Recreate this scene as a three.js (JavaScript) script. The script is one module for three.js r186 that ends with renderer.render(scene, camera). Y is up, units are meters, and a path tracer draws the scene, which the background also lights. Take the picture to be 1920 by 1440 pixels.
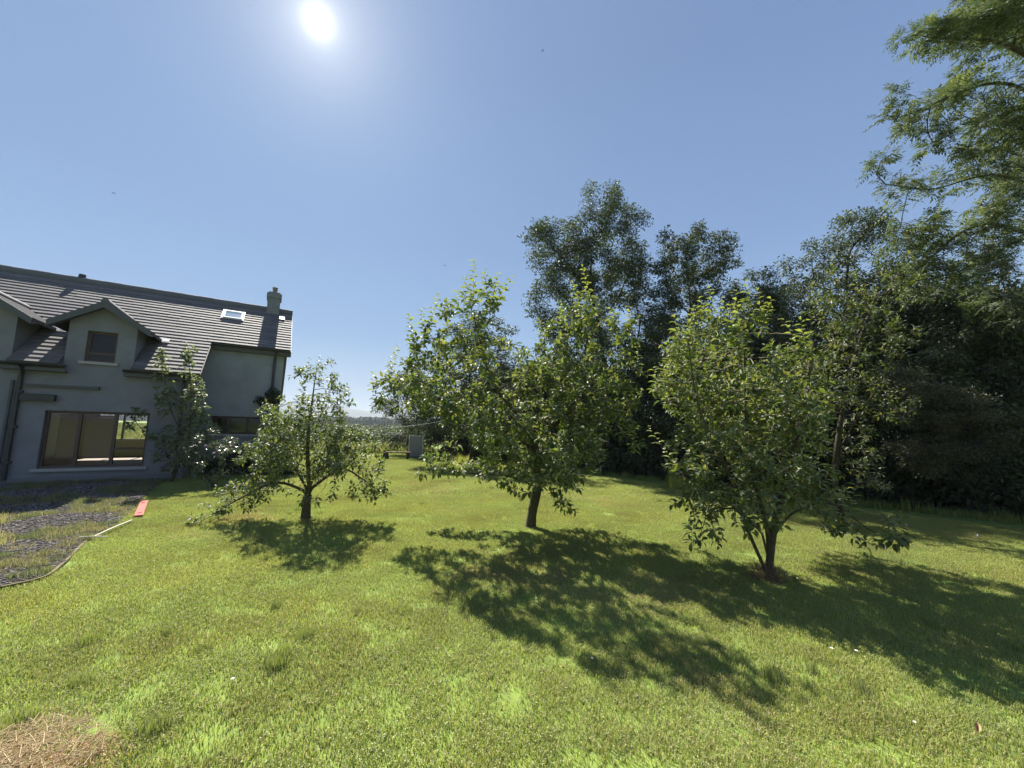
import * as THREE from 'three';
import { mergeGeometries } from 'three/addons/utils/BufferGeometryUtils.js';

// ------------------------------------------------------------------ camera, sky, sun, exposure
const scene = new THREE.Scene();
const F = 720, PITCH = 6.6 * Math.PI / 180, ROLL = 1.3 * Math.PI / 180, EYE = 1.6;
const camera = new THREE.PerspectiveCamera(90, 4 / 3, 0.1, 12000);
camera.rotation.order = 'YXZ';
camera.rotation.set(PITCH, 0, ROLL);
camera.position.set(0, EYE, 0);
camera.updateMatrixWorld(true);
const EXPOSURE = 2.7;
const SUN = new THREE.Vector3(-0.3587, 0.711, -0.605).normalize();

{ // clear summer sky: pale towards the horizon, bright air around the sun
  const W = 1024, H = 512, data = new Float32Array(W * H * 4), deg = 180 / Math.PI;
  const key = [[-90, .10, .13, .07], [-1.5, .16, .2, .15], [0, .60, .72, .83], [4, .44, .60, .79], [12, .245, .42, .70], [25, .178, .315, .59], [45, .138, .24, .485], [90, .115, .195, .41]];
  for (let r = 0; r < H; r++) {
    const up = ((r + .5) / H - .5) * Math.PI, e = up * deg, y = Math.sin(up);
    let k = 0; while (k < key.length - 2 && e > key[k + 1][0]) k++;
    const a = key[k], b = key[k + 1], t = Math.min(1, Math.max(0, (e - a[0]) / (b[0] - a[0])));
    for (let c = 0; c < W; c++) {
      const ph = ((c + .5) / W - .5) * 2 * Math.PI, x = Math.cos(ph) * Math.cos(up), z = Math.sin(ph) * Math.cos(up);
      const g = Math.acos(Math.min(1, x * SUN.x + y * SUN.y + z * SUN.z)) * deg;
      const w1 = Math.exp(-g / 30), w2 = Math.exp(-g / 4.2), w3 = Math.exp(-g / .58), up0 = e > -1.5 ? 1 : .3;
      const add = [.18 * w1 + .62 * w2 + 2.7 * w3, .215 * w1 + .56 * w2 + 2.55 * w3, .225 * w1 + .45 * w2 + 2.2 * w3];
      const o = (r * W + c) * 4;
      for (let i = 0; i < 3; i++) data[o + i] = (a[i + 1] + (b[i + 1] - a[i + 1]) * t + add[i] * up0) / EXPOSURE;
      data[o + 3] = 1;
    }
  }
  const sky = new THREE.DataTexture(data, W, H, THREE.RGBAFormat, THREE.FloatType);
  sky.mapping = THREE.EquirectangularReflectionMapping; sky.magFilter = THREE.LinearFilter; sky.minFilter = THREE.LinearFilter; sky.wrapS = THREE.RepeatWrapping; sky.needsUpdate = true;
  scene.background = sky; scene.environment = sky;
}
const sun = new THREE.DirectionalLight(new THREE.Color(1, .945, .84), 5);
sun.position.copy(SUN).multiplyScalar(60); sun.target.position.set(0, 0, 0);
sun.castShadow = true; sun.shadow.mapSize.set(4096, 4096); sun.shadow.radius = 1;
Object.assign(sun.shadow.camera, { left: -35, right: 35, top: 35, bottom: -35, near: 1, far: 140 });
scene.add(sun, sun.target);
scene.fog = new THREE.FogExp2(new THREE.Color(.82, .9, 1), 0.00022);

const renderer = new THREE.WebGLRenderer({ antialias: true });
renderer.toneMapping = THREE.LinearToneMapping; renderer.toneMappingExposure = EXPOSURE;
renderer.shadowMap.enabled = true; renderer.shadowMap.type = THREE.PCFSoftShadowMap;

// ------------------------------------------------------------------ helpers
const V = (x, y, z) => new THREE.Vector3(x, y, z);
const rng = (s) => () => { s |= 0; s = s + 0x6D2B79F5 | 0; let t = Math.imul(s ^ s >>> 15, 1 | s); t = t + Math.imul(t ^ t >>> 7, 61 | t) ^ t; return ((t ^ t >>> 14) >>> 0) / 4294967296; };
const hash2 = (i, j) => { let h = Math.imul(i, 374761393) + Math.imul(j, 668265263) | 0; h = Math.imul(h ^ h >>> 13, 1274126177); return ((h ^ h >>> 16) >>> 0) / 4294967296; };
const noise = (x, y) => { const i = Math.floor(x), j = Math.floor(y), f = x - i, g = y - j, s = f * f * (3 - 2 * f), t = g * g * (3 - 2 * g); const a = hash2(i, j), b = hash2(i + 1, j), c = hash2(i, j + 1), d = hash2(i + 1, j + 1); return a + (b - a) * s + (c - a) * t + (a - b - c + d) * s * t; };
const fbm = (x, y, n = 4) => { let v = 0, a = .5, m = 0; for (let i = 0; i < n; i++) { v += a * noise(x, y); m += a; a *= .5; x = x * 2.03 + 17.1; y = y * 2.03 + 9.7; } return v / m; };
const ray = (px, py) => V((px - 960) / F, (720 - py) / F, -1).applyQuaternion(camera.quaternion);
const at = (px, py, z) => { const d = ray(px, py); return d.multiplyScalar(z / -d.z).add(camera.position); };       // a point seen there, z metres ahead
const ground = (px, py) => { const d = ray(px, py); return d.multiplyScalar(-EYE / d.y).add(camera.position); };
const lift = (x, z) => { const near = Math.max(0, 1 - Math.hypot(x, z + 8) / 40); return near * (.05 * (fbm(x * .35 + 5, z * .35 + 3, 3) - .5) + .035 * (fbm(x * 1.3, z * 1.3, 2) - .5)); };
const used = {};
const numbered = (n) => { const k = used[n] = (used[n] ?? -1) + 1; return k ? n + '_' + String(k).padStart(3, '0') : n; };
const shade = (o) => { o.traverse((m) => { if (m.isMesh) { m.castShadow = true; m.receiveShadow = true; } }); return o; };
function tag(o, label, category, group, kind) { if (label) o.userData.label = label; if (category) o.userData.category = category; if (group) o.userData.group = group; if (kind) o.userData.kind = kind; return o; }
function thing(name, label, category, pos = V(0, 0, 0), turn = 0, group) { const g = new THREE.Group(); g.name = numbered(name); g.position.copy(pos); g.rotation.y = turn; scene.add(g); return tag(g, label, category, group); }
function part(name, geo, mat, parent, label) { const m = new THREE.Mesh(geo, mat); m.name = name; m.castShadow = m.receiveShadow = true; parent.add(m); if (label) m.userData.label = label; return m; }
function structure(name, geo, mat, label) { const m = part(name, geo, mat, scene, label); m.userData.kind = 'structure'; return m; }
const box = (x0, x1, y0, y1, z0, z1) => new THREE.BoxGeometry(x1 - x0, y1 - y0, z1 - z0).translate((x0 + x1) / 2, (y0 + y1) / 2, (z0 + z1) / 2);
const plain = (gs) => mergeGeometries(gs.map((g) => { g = g.index ? g.toNonIndexed() : g; for (const k of Object.keys(g.attributes)) if (!['position', 'normal', 'uv'].includes(k)) g.deleteAttribute(k); return g; }));
function tex(size, fn, rep = 1, srgb = true) {
  const d = new Uint8Array(size * size * 4);
  for (let y = 0; y < size; y++) for (let x = 0; x < size; x++) { const c = fn(x / size, y / size, x, y), o = (y * size + x) * 4; for (let i = 0; i < 3; i++) d[o + i] = Math.max(0, Math.min(255, (c[i] ?? c) * 255)); d[o + 3] = 255; }
  const t = new THREE.DataTexture(d, size, size); t.wrapS = t.wrapT = THREE.RepeatWrapping; t.magFilter = THREE.LinearFilter; t.minFilter = THREE.LinearMipmapLinearFilter; t.generateMipmaps = true; t.repeat.set(rep, rep); if (srgb) t.colorSpace = THREE.SRGBColorSpace; t.needsUpdate = true; return t;
}
const tile = (n, f) => (u, v) => { // noise that repeats at the edges
  const a = f(u * n, v * n), b = f((u - 1) * n, v * n), c = f(u * n, (v - 1) * n), d = f((u - 1) * n, (v - 1) * n); return (a * (1 - u) + b * u) * (1 - v) + (c * (1 - u) + d * u) * v;
};
const std = (r, g, b, rough = .9, more = {}) => new THREE.MeshStandardMaterial({ color: new THREE.Color(r, g, b), roughness: rough, ...more });

// ------------------------------------------------------------------ materials
const grain = tex(512, (u, v, x, y) => { const n = tile(40, (a, b) => fbm(a, b, 4))(u, v); return .25 + .55 * n + .2 * hash2(x, y); }, 1, false);
const blotch = tex(512, (u, v) => { const n = tile(7, (a, b) => fbm(a + 3, b + 8, 5))(u, v); const s = .82 + .2 * n; return [s, s, s]; });
const M = {
  render: std(.235, .235, .25, .95, { bumpMap: grain, bumpScale: .006, map: blotch }),
  render2: std(.31, .32, .33, .95, { bumpMap: grain, bumpScale: .004, map: blotch }),  // same render, lightened: veiling sun glare put into the set back wall's colour
  plinth: std(.16, .16, .16, .95, { bumpMap: grain, bumpScale: .006 }),
  tile: [0, 1, 2, 3].map((i) => std(.13 + .016 * i, .118 + .014 * i, .12 + .013 * i, .75, { bumpMap: grain, bumpScale: .002, map: blotch })),
  darkTile: std(.12, .12, .13, .8, { bumpMap: grain, bumpScale: .002 }),
  dormerTile: new THREE.MeshPhysicalMaterial({ color: new THREE.Color(.06, .06, .065), roughness: 1, specularIntensity: .1, bumpMap: grain, bumpScale: .002 }), board: std(.075, .075, .08, .6), gutter: std(.03, .03, .032, .45), frame: std(.085, .05, .036, .55), sill: std(.33, .32, .3, .9, { bumpMap: grain, bumpScale: .003 }),
  cream: std(.40, .40, .42, .9), slat: std(.17, .08, .07, .7), roomFloor: std(.16, .11, .07, .7), lead: std(.5, .5, .5, .45, { metalness: .3 }),
  white: std(.8, .8, .78, .6), pot: std(.2, .15, .12, .8),
  glass: new THREE.MeshPhysicalMaterial({ color: 0xffffff, roughness: 0, transmission: 1, thickness: 0, ior: 1.42 }),
  black: std(.02, .02, .02, .8),
};
const barkTex = tex(256, (u, v) => { const n = tile(9, (a, b) => fbm(a * 3, b, 4))(u, v); const m = tile(5, (a, b) => fbm(a + 40, b + 7, 4))(u, v); return [.30 + .42 * n + .06 * m, .27 + .38 * n + .12 * m, .22 + .33 * n]; });
const bark = std(.27, .24, .2, .95, { map: barkTex, bumpMap: barkTex, bumpScale: .012 });
const bark2 = std(.15, .13, .11, .95, { map: barkTex, bumpMap: barkTex, bumpScale: .02 });
const leafMat = (tr = .5, coat = .55, cr = .34) => new THREE.MeshPhysicalMaterial({ color: 0xffffff, vertexColors: true, roughness: .95, transmission: tr, thickness: 0, clearcoat: coat, clearcoatRoughness: cr, ior: 1.4, side: THREE.DoubleSide });
const LEAF = leafMat(.55, .3, .36), BGLEAF = leafMat(.42, .4, .4), GRASS = leafMat(.5, .12, .5), DARKLEAF = leafMat(.3, .2, .45);

// ------------------------------------------------------------------ leaves and branches
class Leaves {                                                          // collects small folded leaves into one geometry
  constructor() { this.p = []; this.c = []; this.i = []; }
  leaf(pos, axis, normal, len, wid, col, droop = .25, fold = .25, fine = false) {
    const ax = axis, s = V().crossVectors(ax, normal).normalize(), n = V().crossVectors(s, ax).normalize(), b = this.p.length / 3;
    const put = (t, w, h) => { const y = h * len - droop * t * t * len; this.p.push(pos.x + ax.x * t * len + s.x * w * wid + n.x * y, pos.y + ax.y * t * len + s.y * w * wid + n.y * y, pos.z + ax.z * t * len + s.z * w * wid + n.z * y); this.c.push(col[0], col[1], col[2]); };
    const f = fold * wid / len;
    if (!fine) { put(0, 0, 0); put(.42, -.5, f * .5); put(.45, 0, 0); put(.42, .5, f * .5); put(1, 0, 0); this.i.push(b, b + 1, b + 2, b + 1, b + 4, b + 2, b, b + 2, b + 3, b + 2, b + 4, b + 3); return; }
    put(0, 0, 0); put(.28, -.42, f * .45); put(.3, 0, 0); put(.28, .42, f * .45); put(.64, -.42, f * .45); put(.66, 0, 0); put(.64, .42, f * .45); put(1, 0, 0);
    this.i.push(b, b + 1, b + 2, b, b + 2, b + 3, b + 1, b + 4, b + 5, b + 1, b + 5, b + 2, b + 2, b + 5, b + 6, b + 2, b + 6, b + 3, b + 4, b + 7, b + 5, b + 5, b + 7, b + 6);
  }
  twig(a, b, r, col) { const d = V().subVectors(b, a), s = V(d.y, -d.x, .3).normalize().multiplyScalar(r), q = V().crossVectors(d, s).normalize().multiplyScalar(r), k = this.p.length / 3; for (const [o, m] of [[a, 1], [b, .5]]) for (const j of [0, 1, 2]) { const w = j * 2.094, v = V().copy(o).addScaledVector(s, Math.cos(w) * m).addScaledVector(q, Math.sin(w) * m); this.p.push(v.x, v.y, v.z); this.c.push(...col); } for (let j = 0; j < 3; j++) { const l = (j + 1) % 3; this.i.push(k + j, k + l, k + 3 + j, k + l, k + 3 + l, k + 3 + j); } }
  geometry() { const g = new THREE.BufferGeometry(); g.setAttribute('position', new THREE.Float32BufferAttribute(this.p, 3)); g.setAttribute('color', new THREE.Float32BufferAttribute(this.c, 3)); g.setIndex(this.i); g.computeVertexNormals(); return g; }
}
const rdir = (R) => { const z = R() * 2 - 1, a = R() * 6.2832, r = Math.sqrt(1 - z * z); return V(r * Math.cos(a), z, r * Math.sin(a)); };
const tint = (R, pal) => { const k = Math.min(pal.length - 1, Math.floor(R() * pal.length)), v = .78 + .44 * R(); return [pal[k][0] * v, pal[k][1] * v, pal[k][2] * v]; };

const noise3 = (x, y, z) => { const k = Math.floor(z), f = z - k, t = f * f * (3 - 2 * f); return noise(x + k * 37.7, y + k * 91.3) * (1 - t) + noise(x + (k + 1) * 37.7, y + (k + 1) * 91.3) * t; };
// Branches that grow towards points spread through the crown. blobs: [centre, rx, ry, rz]
function grow(R, path, blobs, count, step, reach, crook = .25, clump = .4, gap = .42) {
  const P = [], kids = [], par = [], add = (p, f) => { P.push(p); par.push(f); kids.push([]); if (f >= 0) kids[f].push(P.length - 1); return P.length - 1; };
  for (const stem of path) {                                           // stem: [start index or -1, points]
    let last = stem[0];
    const c = new THREE.CatmullRomCurve3(stem[1]), n = Math.max(2, Math.round(c.getLength() / step));
    for (let k = last < 0 ? 0 : 1; k <= n; k++) last = add(c.getPoint(k / n), last);
    stem.end = last;
  }
  const vol = blobs.map((b) => Math.pow(b[1] * b[2] * b[3], .8)), sum = vol.reduce((a, b) => a + b, 0), A = [];
  blobs.forEach((b, k) => { for (let n = Math.max(3, Math.round(count * vol[k] / sum)); n-- > 0;) { const d = rdir(R), q = Math.pow(R(), .38), a = V(b[0].x + d.x * b[1] * q, b[0].y + d.y * b[2] * q, b[0].z + d.z * b[3] * q); if (noise3(a.x / clump + 50, a.y / clump + 50, a.z / clump + 50) > gap) A.push(a); } });
  const near = A.map(() => [1e9, -1]); let from = 0;
  for (let it = 0; it < 140 && A.length; it++) {
    for (let i = 0; i < A.length; i++) for (let j = from; j < P.length; j++) { const d = A[i].distanceToSquared(P[j]); if (d < near[i][0]) { near[i][0] = d; near[i][1] = j; } }
    from = P.length;
    const pull = new Map();
    for (let i = A.length - 1; i >= 0; i--) {
      if (near[i][0] < reach * reach) { A.splice(i, 1); near.splice(i, 1); continue; }
      const j = near[i][1], v = pull.get(j) ?? pull.set(j, V(0, 0, 0)).get(j); v.add(V().subVectors(A[i], P[j]).normalize());
    }
    if (!pull.size) break;
    for (const [j, v] of pull) { if (kids[j].length > 4) continue; v.normalize().addScaledVector(rdir(R), crook).normalize(); if (par[j] >= 0) v.addScaledVector(V().subVectors(P[j], P[par[j]]).normalize(), .45).normalize(); const q = V().copy(P[j]).addScaledVector(v, step); if (kids[j].some((k) => P[k].distanceToSquared(q) < step * step * .06)) continue; add(q, j); }
    if (P.length > 9000) break;
  }
  return { P, par, kids };
}
function limbs(T, tip, power, rootR, sides = 6) {                       // radii by the sum of what they carry; returns {trunk, branches, rad}
  const { P, par, kids } = T, rad = new Float32Array(P.length);
  for (let i = P.length - 1; i >= 0; i--) { let s = 0; for (const k of kids[i]) s += Math.pow(rad[k], power); rad[i] = kids[i].length ? Math.pow(s + Math.pow(tip, power) * .12, 1 / power) : tip; }
  const f = rootR / rad[0];
  for (let i = 0; i < P.length; i++) { const q = Math.min(1, (rad[i] - tip) / (rad[0] - tip + 1e-6)); rad[i] *= 1 + (f - 1) * q; }
  const chains = [], walk = (start, from) => { const c = from >= 0 ? [from, start] : [start]; let n = start; while (kids[n].length) { let b = kids[n][0]; for (const k of kids[n]) if (rad[k] > rad[b]) b = k; for (const k of kids[n]) if (k !== b) stack.push([k, n]); c.push(b); n = b; } chains.push(c); }, stack = [[0, -1]];
  while (stack.length) { const [s, f0] = stack.pop(); walk(s, f0); }
  const tube = (c) => {
    const pos = [], uv = [], idx = [], S = Math.max(3, Math.round(Math.min(sides, 3 + rad[c[Math.min(1, c.length - 1)]] * 130))); let run = 0, u = V(1, 0, .01);
    c.forEach((n, k) => {
      const a = P[c[Math.max(0, k - 1)]], b = P[c[Math.min(c.length - 1, k + 1)]], d = V().subVectors(b, a).normalize(); u.addScaledVector(d, -u.dot(d)).normalize(); const w = V().crossVectors(d, u);
      if (k) run += P[n].distanceTo(P[c[k - 1]]);
      const r = k === 0 && c.length > 1 && n !== 0 ? Math.min(rad[n], rad[c[1]] * 1.15) : rad[n];
      for (let s = 0; s <= S; s++) { const t = s / S * 6.28318, flare = n < 3 && rad[0] > .04 ? 1 + (3 - n) * .09 * (1 + .5 * Math.sin(t * 3 + 1)) : 1, q = r * flare; pos.push(P[n].x + (u.x * Math.cos(t) + w.x * Math.sin(t)) * q, P[n].y + (u.y * Math.cos(t) + w.y * Math.sin(t)) * q, P[n].z + (u.z * Math.cos(t) + w.z * Math.sin(t)) * q); uv.push(s / S * Math.max(1, Math.round(r * 25)), run * 4); }
    });
    for (let k = 0; k < c.length - 1; k++) for (let s = 0; s < S; s++) { const a = k * (S + 1) + s, b = a + S + 1; idx.push(a, a + 1, b, a + 1, b + 1, b); }
    const g = new THREE.BufferGeometry(); g.setAttribute('position', new THREE.Float32BufferAttribute(pos, 3)); g.setAttribute('uv', new THREE.Float32BufferAttribute(uv, 2)); g.setIndex(idx); g.computeVertexNormals(); return g;
  };
  const gs = chains.filter((c) => c.length > 1).map(tube);
  return { trunk: gs[0], branches: gs.length > 1 ? mergeGeometries(gs.slice(1)) : null, rad };
}
const blobOf = ([px, py, rx, ry, z, rz]) => [at(px, py, z), rx * z / F * 1.02, ry * z / F * 1.02, rz];

// A tree whose leaves are built one by one (the near ones)
function leafyTree(o) {
  const R = rng(o.seed), base = o.base, t = thing(o.name, o.label, o.category ?? 'tree', base);
  const loc = (v) => v.clone().sub(base), blobs = o.blobs.map(blobOf).map((b) => [loc(b[0]), b[1], b[2], b[3]]);
  const T = grow(R, o.stems(loc), blobs, o.count, o.step, o.reach, o.crook ?? .3, o.clump ?? .3, o.gap ?? .44), L = limbs(T, o.tip ?? .0035, o.power ?? 2.25, o.rootR, 8);
  part('trunk', L.trunk, o.bark ?? bark, t); if (L.branches) part('branches', L.branches, o.bark ?? bark, t);
  const C = new Leaves(), cen = V(); for (const b of blobs) cen.addScaledVector(b[0], 1 / blobs.length);
  const sprig = (p, dir, len, n, size, spread = 1) => {
    const end = p.clone().addScaledVector(dir, len); C.twig(p, end, .0022, [.09, .075, .05]);
    const side = V().crossVectors(dir, V(.1, 1, .2)).normalize(), up = V().crossVectors(side, dir).normalize(); let turn = R() * 6.28;
    for (let k = 0; k < n; k++) {
      const f = (k + .6) / n, q = p.clone().addScaledVector(dir, len * f); turn += 2.4;
      const out = side.clone().multiplyScalar(Math.cos(turn)).addScaledVector(up, Math.sin(turn));
      const ax = out.multiplyScalar(spread).addScaledVector(dir, .35 + .5 * f).addScaledVector(rdir(R), .3).addScaledVector(V(0, 1, 0), o.lift ?? 0).normalize();
      const nn = V(0, 1, 0).addScaledVector(rdir(R), .55).normalize(), s = size * (.65 + .6 * R()) * (f > .85 ? .75 : 1);
      C.leaf(q.addScaledVector(ax, .012), ax, nn, s, s * (o.wide ?? .55), tint(R, o.pal), .12 + .35 * R(), .5, o.fine);
    }
  };
  T.P.forEach((p, i) => {
    if (L.rad[i] > o.leafR || T.par[i] < 0) return;
    const d = V().subVectors(p, T.P[T.par[i]]).normalize(), tip = !T.kids[i].length;
    for (let k = tip ? o.tips ?? 3 : R() < (o.dense ?? .8) ? 1 : 0; k-- > 0;) {
      const dd = d.clone().multiplyScalar(tip ? .8 : .25).addScaledVector(rdir(R), .85).addScaledVector(V(0, 1, 0), o.rise ?? .3).normalize();
      sprig(p, dd, (o.sprig ?? .14) * (.6 + .8 * R()), Math.round((o.per ?? 6) * (.7 + .6 * R())), o.leaf);
    }
  });
  for (const [px, py, z, len] of o.shoots ?? []) {                      // long upright young shoots with leaves all along
    const e = loc(at(px, py, z)); let b = 0; T.P.forEach((p, i) => { const want = e.clone().add(V(0, -len, 0)); if (p.distanceTo(want) < T.P[b].distanceTo(want)) b = i; });
    const s = T.P[b].clone(), m = s.clone().lerp(e, .5).add(V(.03 * (R() - .5), 0, .03)), n = Math.max(3, Math.round(s.distanceTo(e) / .1));
    const c = new THREE.QuadraticBezierCurve3(s, m, e); let prev = s, turn = R() * 6;
    for (let k = 1; k <= n; k++) {
      const q = c.getPoint(k / n), d = V().subVectors(q, prev).normalize(); C.twig(prev, q, .004 * (1.2 - k / n), [.09, .075, .05]);
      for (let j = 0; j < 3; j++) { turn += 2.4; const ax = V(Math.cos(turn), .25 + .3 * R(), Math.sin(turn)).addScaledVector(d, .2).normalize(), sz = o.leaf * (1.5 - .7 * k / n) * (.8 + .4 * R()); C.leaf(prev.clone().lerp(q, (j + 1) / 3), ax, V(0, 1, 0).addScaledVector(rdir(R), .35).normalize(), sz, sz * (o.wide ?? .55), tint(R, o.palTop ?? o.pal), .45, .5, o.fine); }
      prev = q;
    }
  }
  const crown = part('crown', C.geometry(), o.mat ?? LEAF, t); crown.userData.kind = 'stuff';
  return t;
}
// A spray of foliage that farther trees carry many times
function spray(R, n, size, leafLen, wide, pal, flat = .5) {
  const C = new Leaves();
  for (let k = 0; k < n; k++) {
    const a = R() * 6.28, r = size * Math.pow(R(), .6), p = V(Math.cos(a) * r * .62, (R() - .45) * size * flat, -Math.sin(a) * r * .62), ax = p.clone().normalize().addScaledVector(rdir(R), .8).addScaledVector(V(0, -.25, 0), 1).normalize(), s = leafLen * (.6 + .7 * R());
    C.leaf(p, ax, V(0, 1, 0).addScaledVector(rdir(R), .75).normalize(), s, s * wide, tint(R, pal), .2, .45);
  }
  for (let k = 0; k < 4; k++) C.twig(V(0, 0, 0), rdir(R).multiplyScalar(size * .6), .004, [.05, .045, .035]);
  return C.geometry();
}
function pinnate(R, n, len, leaflet, pal) {                             // ash: a twig end with feathered leaves
  const C = new Leaves();
  for (let k = 0; k < n; k++) {
    const d = rdir(R); d.y = d.y * .5 + .15; d.normalize(); const L = len * (.7 + .5 * R()), col = tint(R, pal), side = V().crossVectors(d, V(0, 1, 0)).normalize(); let prev = V(0, 0, 0);
    for (let j = 1; j <= 6; j++) {
      const f = j / 6, q = d.clone().multiplyScalar(L * f).add(V(0, -.2 * L * f * f, 0)); C.twig(prev, q, .002, [.08, .1, .03]);
      for (const s of j === 6 ? [0] : j < 2 ? [] : [-1, 1]) { const ax = d.clone().multiplyScalar(s ? .55 : 1).addScaledVector(side, s).add(V(0, -.12, 0)).normalize(); C.leaf(q, ax, V(0, 1, 0).addScaledVector(rdir(R), .35).normalize(), leaflet * (.8 + .4 * R()), leaflet * .34, col, .25, .4); }
      prev = q;
    }
  }
  return C.geometry();
}
function bushyTree(o) {
  const R = rng(o.seed), base = o.base, t = thing(o.name, o.label, o.category ?? 'tree', base), loc = (v) => v.clone().sub(base);
  const blobs = o.blobs.map(blobOf).map((b) => [loc(b[0]), b[1], b[2], b[3]]);
  const T = grow(R, o.stems ? o.stems(loc) : [[-1, [V(0, -.05, 0), V(.05, (o.trunkH ?? 2) * .5, 0), V(0, o.trunkH ?? 2, .05)]]], blobs, o.count, o.step ?? .3, o.reach ?? .4, .3, o.clump ?? .85, o.gap ?? .36), L = limbs(T, .008, 2.3, o.rootR ?? .18, 7);
  part('trunk', L.trunk, bark2, t); if (L.branches) part('branches', L.branches, bark2, t);
  const list = [];
  T.P.forEach((p, i) => { if (L.rad[i] > (o.leafR ?? .06) || T.par[i] < 0) return; for (let k = Math.floor((T.kids[i].length ? (o.dense ?? 2) : 2 + (o.dense ?? 2)) + R()); k-- > 0;) list.push(p.clone().addScaledVector(rdir(R), (o.step ?? .3) * .6)); });
  const im = new THREE.InstancedMesh(o.geo, o.mat ?? BGLEAF, list.length), m = new THREE.Matrix4(), q = new THREE.Quaternion(), e = new THREE.Euler(), col = new THREE.Color();
  list.forEach((p, i) => { e.set((R() - .5) * .9, R() * 6.28, (R() - .5) * .9); const s = (o.size ?? 1.15) * (.7 + .6 * R()); m.compose(p, q.setFromEuler(e), V(s, s, s)); im.setMatrixAt(i, m); const v = .75 + .5 * R(); col.setRGB(v * (o.hue?.[0] ?? 1), v * (o.hue?.[1] ?? 1), v * (o.hue?.[2] ?? 1)); im.setColorAt(i, col); });
  im.name = 'crown'; im.castShadow = im.receiveShadow = true; im.userData.kind = 'stuff'; t.add(im);
  return t;
}

// ------------------------------------------------------------------ ground
const HB = V(-11.374, 0, -9.821), HTURN = 32 * Math.PI / 180, HU = V(Math.cos(HTURN), 0, -Math.sin(HTURN)), HN = V(Math.sin(HTURN), 0, Math.cos(HTURN));
const house3 = (s, y, o) => HB.clone().addScaledVector(HU, s).addScaledVector(HN, o).add(V(0, y, 0));
const inPoly = (x, z, P) => { let c = false; for (let i = 0, j = P.length - 1; i < P.length; j = i++) { const a = P[i], b = P[j]; if ((a[1] > z) !== (b[1] > z) && x < (b[0] - a[0]) * (z - a[1]) / (b[1] - a[1]) + a[0]) c = !c; } return c; };
const edgePx = [[-260, 1180], [0, 1103], [75, 1086], [115, 1060], [148, 1028], [170, 1008], [215, 985], [243, 962], [262, 940], [285, 918], [300, 906]];
const edge = edgePx.map(([a, b]) => ground(a, b));
const driveP = [...edge.map((p) => [p.x, p.z]), ...[[2.2, .02], [-7, .02], [-7, 9]].map(([s, o]) => { const p = house3(s, 0, o); return [p.x, p.z]; })];
const houseP = [[-8, .05], [2.5, .05], [2.5, -1.45], [4.75, -1.45], [4.75, -8], [-8, -8]].map(([s, o]) => { const p = house3(s, 0, o); return [p.x, p.z]; });
{
  const line = (lo, hi, n, a, b) => { const r = []; for (let k = 0; k <= n; k++) r.push(lo + (hi - lo) * k / n); let d = (hi - lo) / n, x = hi; while (x < b) { d *= 1.35; x = Math.min(b, x + d); r.push(x); } d = (hi - lo) / n; x = lo; while (x > a) { d *= 1.35; x = Math.max(a, x - d); r.unshift(x); } return r; };
  const X = line(-16, 14, 120, -5200, 5200), Z = line(-26, 4, 120, -5200, 1200), pos = [], uv = [], idx = [];
  for (const z of Z) for (const x of X) { pos.push(x, lift(x, z) - .012, z); uv.push(x / 1.6, z / 1.6); }
  for (let j = 0; j < Z.length - 1; j++) for (let i = 0; i < X.length - 1; i++) { const a = j * X.length + i, b = a + X.length; idx.push(a, b, a + 1, a + 1, b, b + 1); }
  const g = new THREE.BufferGeometry(); g.setAttribute('position', new THREE.Float32BufferAttribute(pos, 3)); g.setAttribute('uv', new THREE.Float32BufferAttribute(uv, 2)); g.setIndex(idx); g.computeVertexNormals();
  const soil = tex(512, (u, v, x, y) => { const n = tile(22, (a, b) => fbm(a, b, 4))(u, v), k = hash2(x, y); return [.30 + .22 * n + .06 * k, .36 + .24 * n + .07 * k, .17 + .1 * n]; });
  structure('ground', g, std(.95, .95, .95, 1, { map: soil, bumpMap: soil, bumpScale: .02 }));
}
// grass: one patch of blades laid many times
function patch(R, blades, rad, h0, h1, w, pal, lean = .75) {
  const p = [], c = [], idx = [];
  for (let k = 0; k < blades; k++) {
    const a = R() * 6.283, r = rad * Math.sqrt(R()) * (.55 + .45 * R()), x = Math.cos(a) * r, z = Math.sin(a) * r, t = R() * 6.283, h = h0 + (h1 - h0) * R() * R(), l = h * lean * (.3 + R()), dx = Math.cos(t), dz = Math.sin(t), ww = w * (.6 + .8 * R()), q = R() * 6.283, sx = Math.cos(q) * ww, sz = Math.sin(q) * ww, b = p.length / 3, col = tint(R, pal);
    p.push(x - sx, -.012, z - sz, x + sx, -.012, z + sz, x + dx * l * .4 - sx * .8, h * .62, z + dz * l * .4 - sz * .8, x + dx * l * .4 + sx * .8, h * .62, z + dz * l * .4 + sz * .8, x + dx * l, h * (.75 + .25 * R()), z + dz * l);
    for (let j = 0; j < 5; j++) c.push(...col);
    idx.push(b, b + 1, b + 2, b + 1, b + 3, b + 2, b + 2, b + 3, b + 4);
  }
  const g = new THREE.BufferGeometry(); g.setAttribute('position', new THREE.Float32BufferAttribute(p, 3)); g.setAttribute('color', new THREE.Float32BufferAttribute(c, 3)); g.setIndex(idx); g.computeVertexNormals(); return g;
}
const GREEN = [[.31, .36, .059], [.272, .335, .053], [.35, .385, .072], [.245, .31, .053], [.37, .37, .088], [.318, .36, .059], [.43, .39, .155]], WILD = [[.2, .26, .06], [.24, .28, .08], [.17, .23, .05]];
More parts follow.
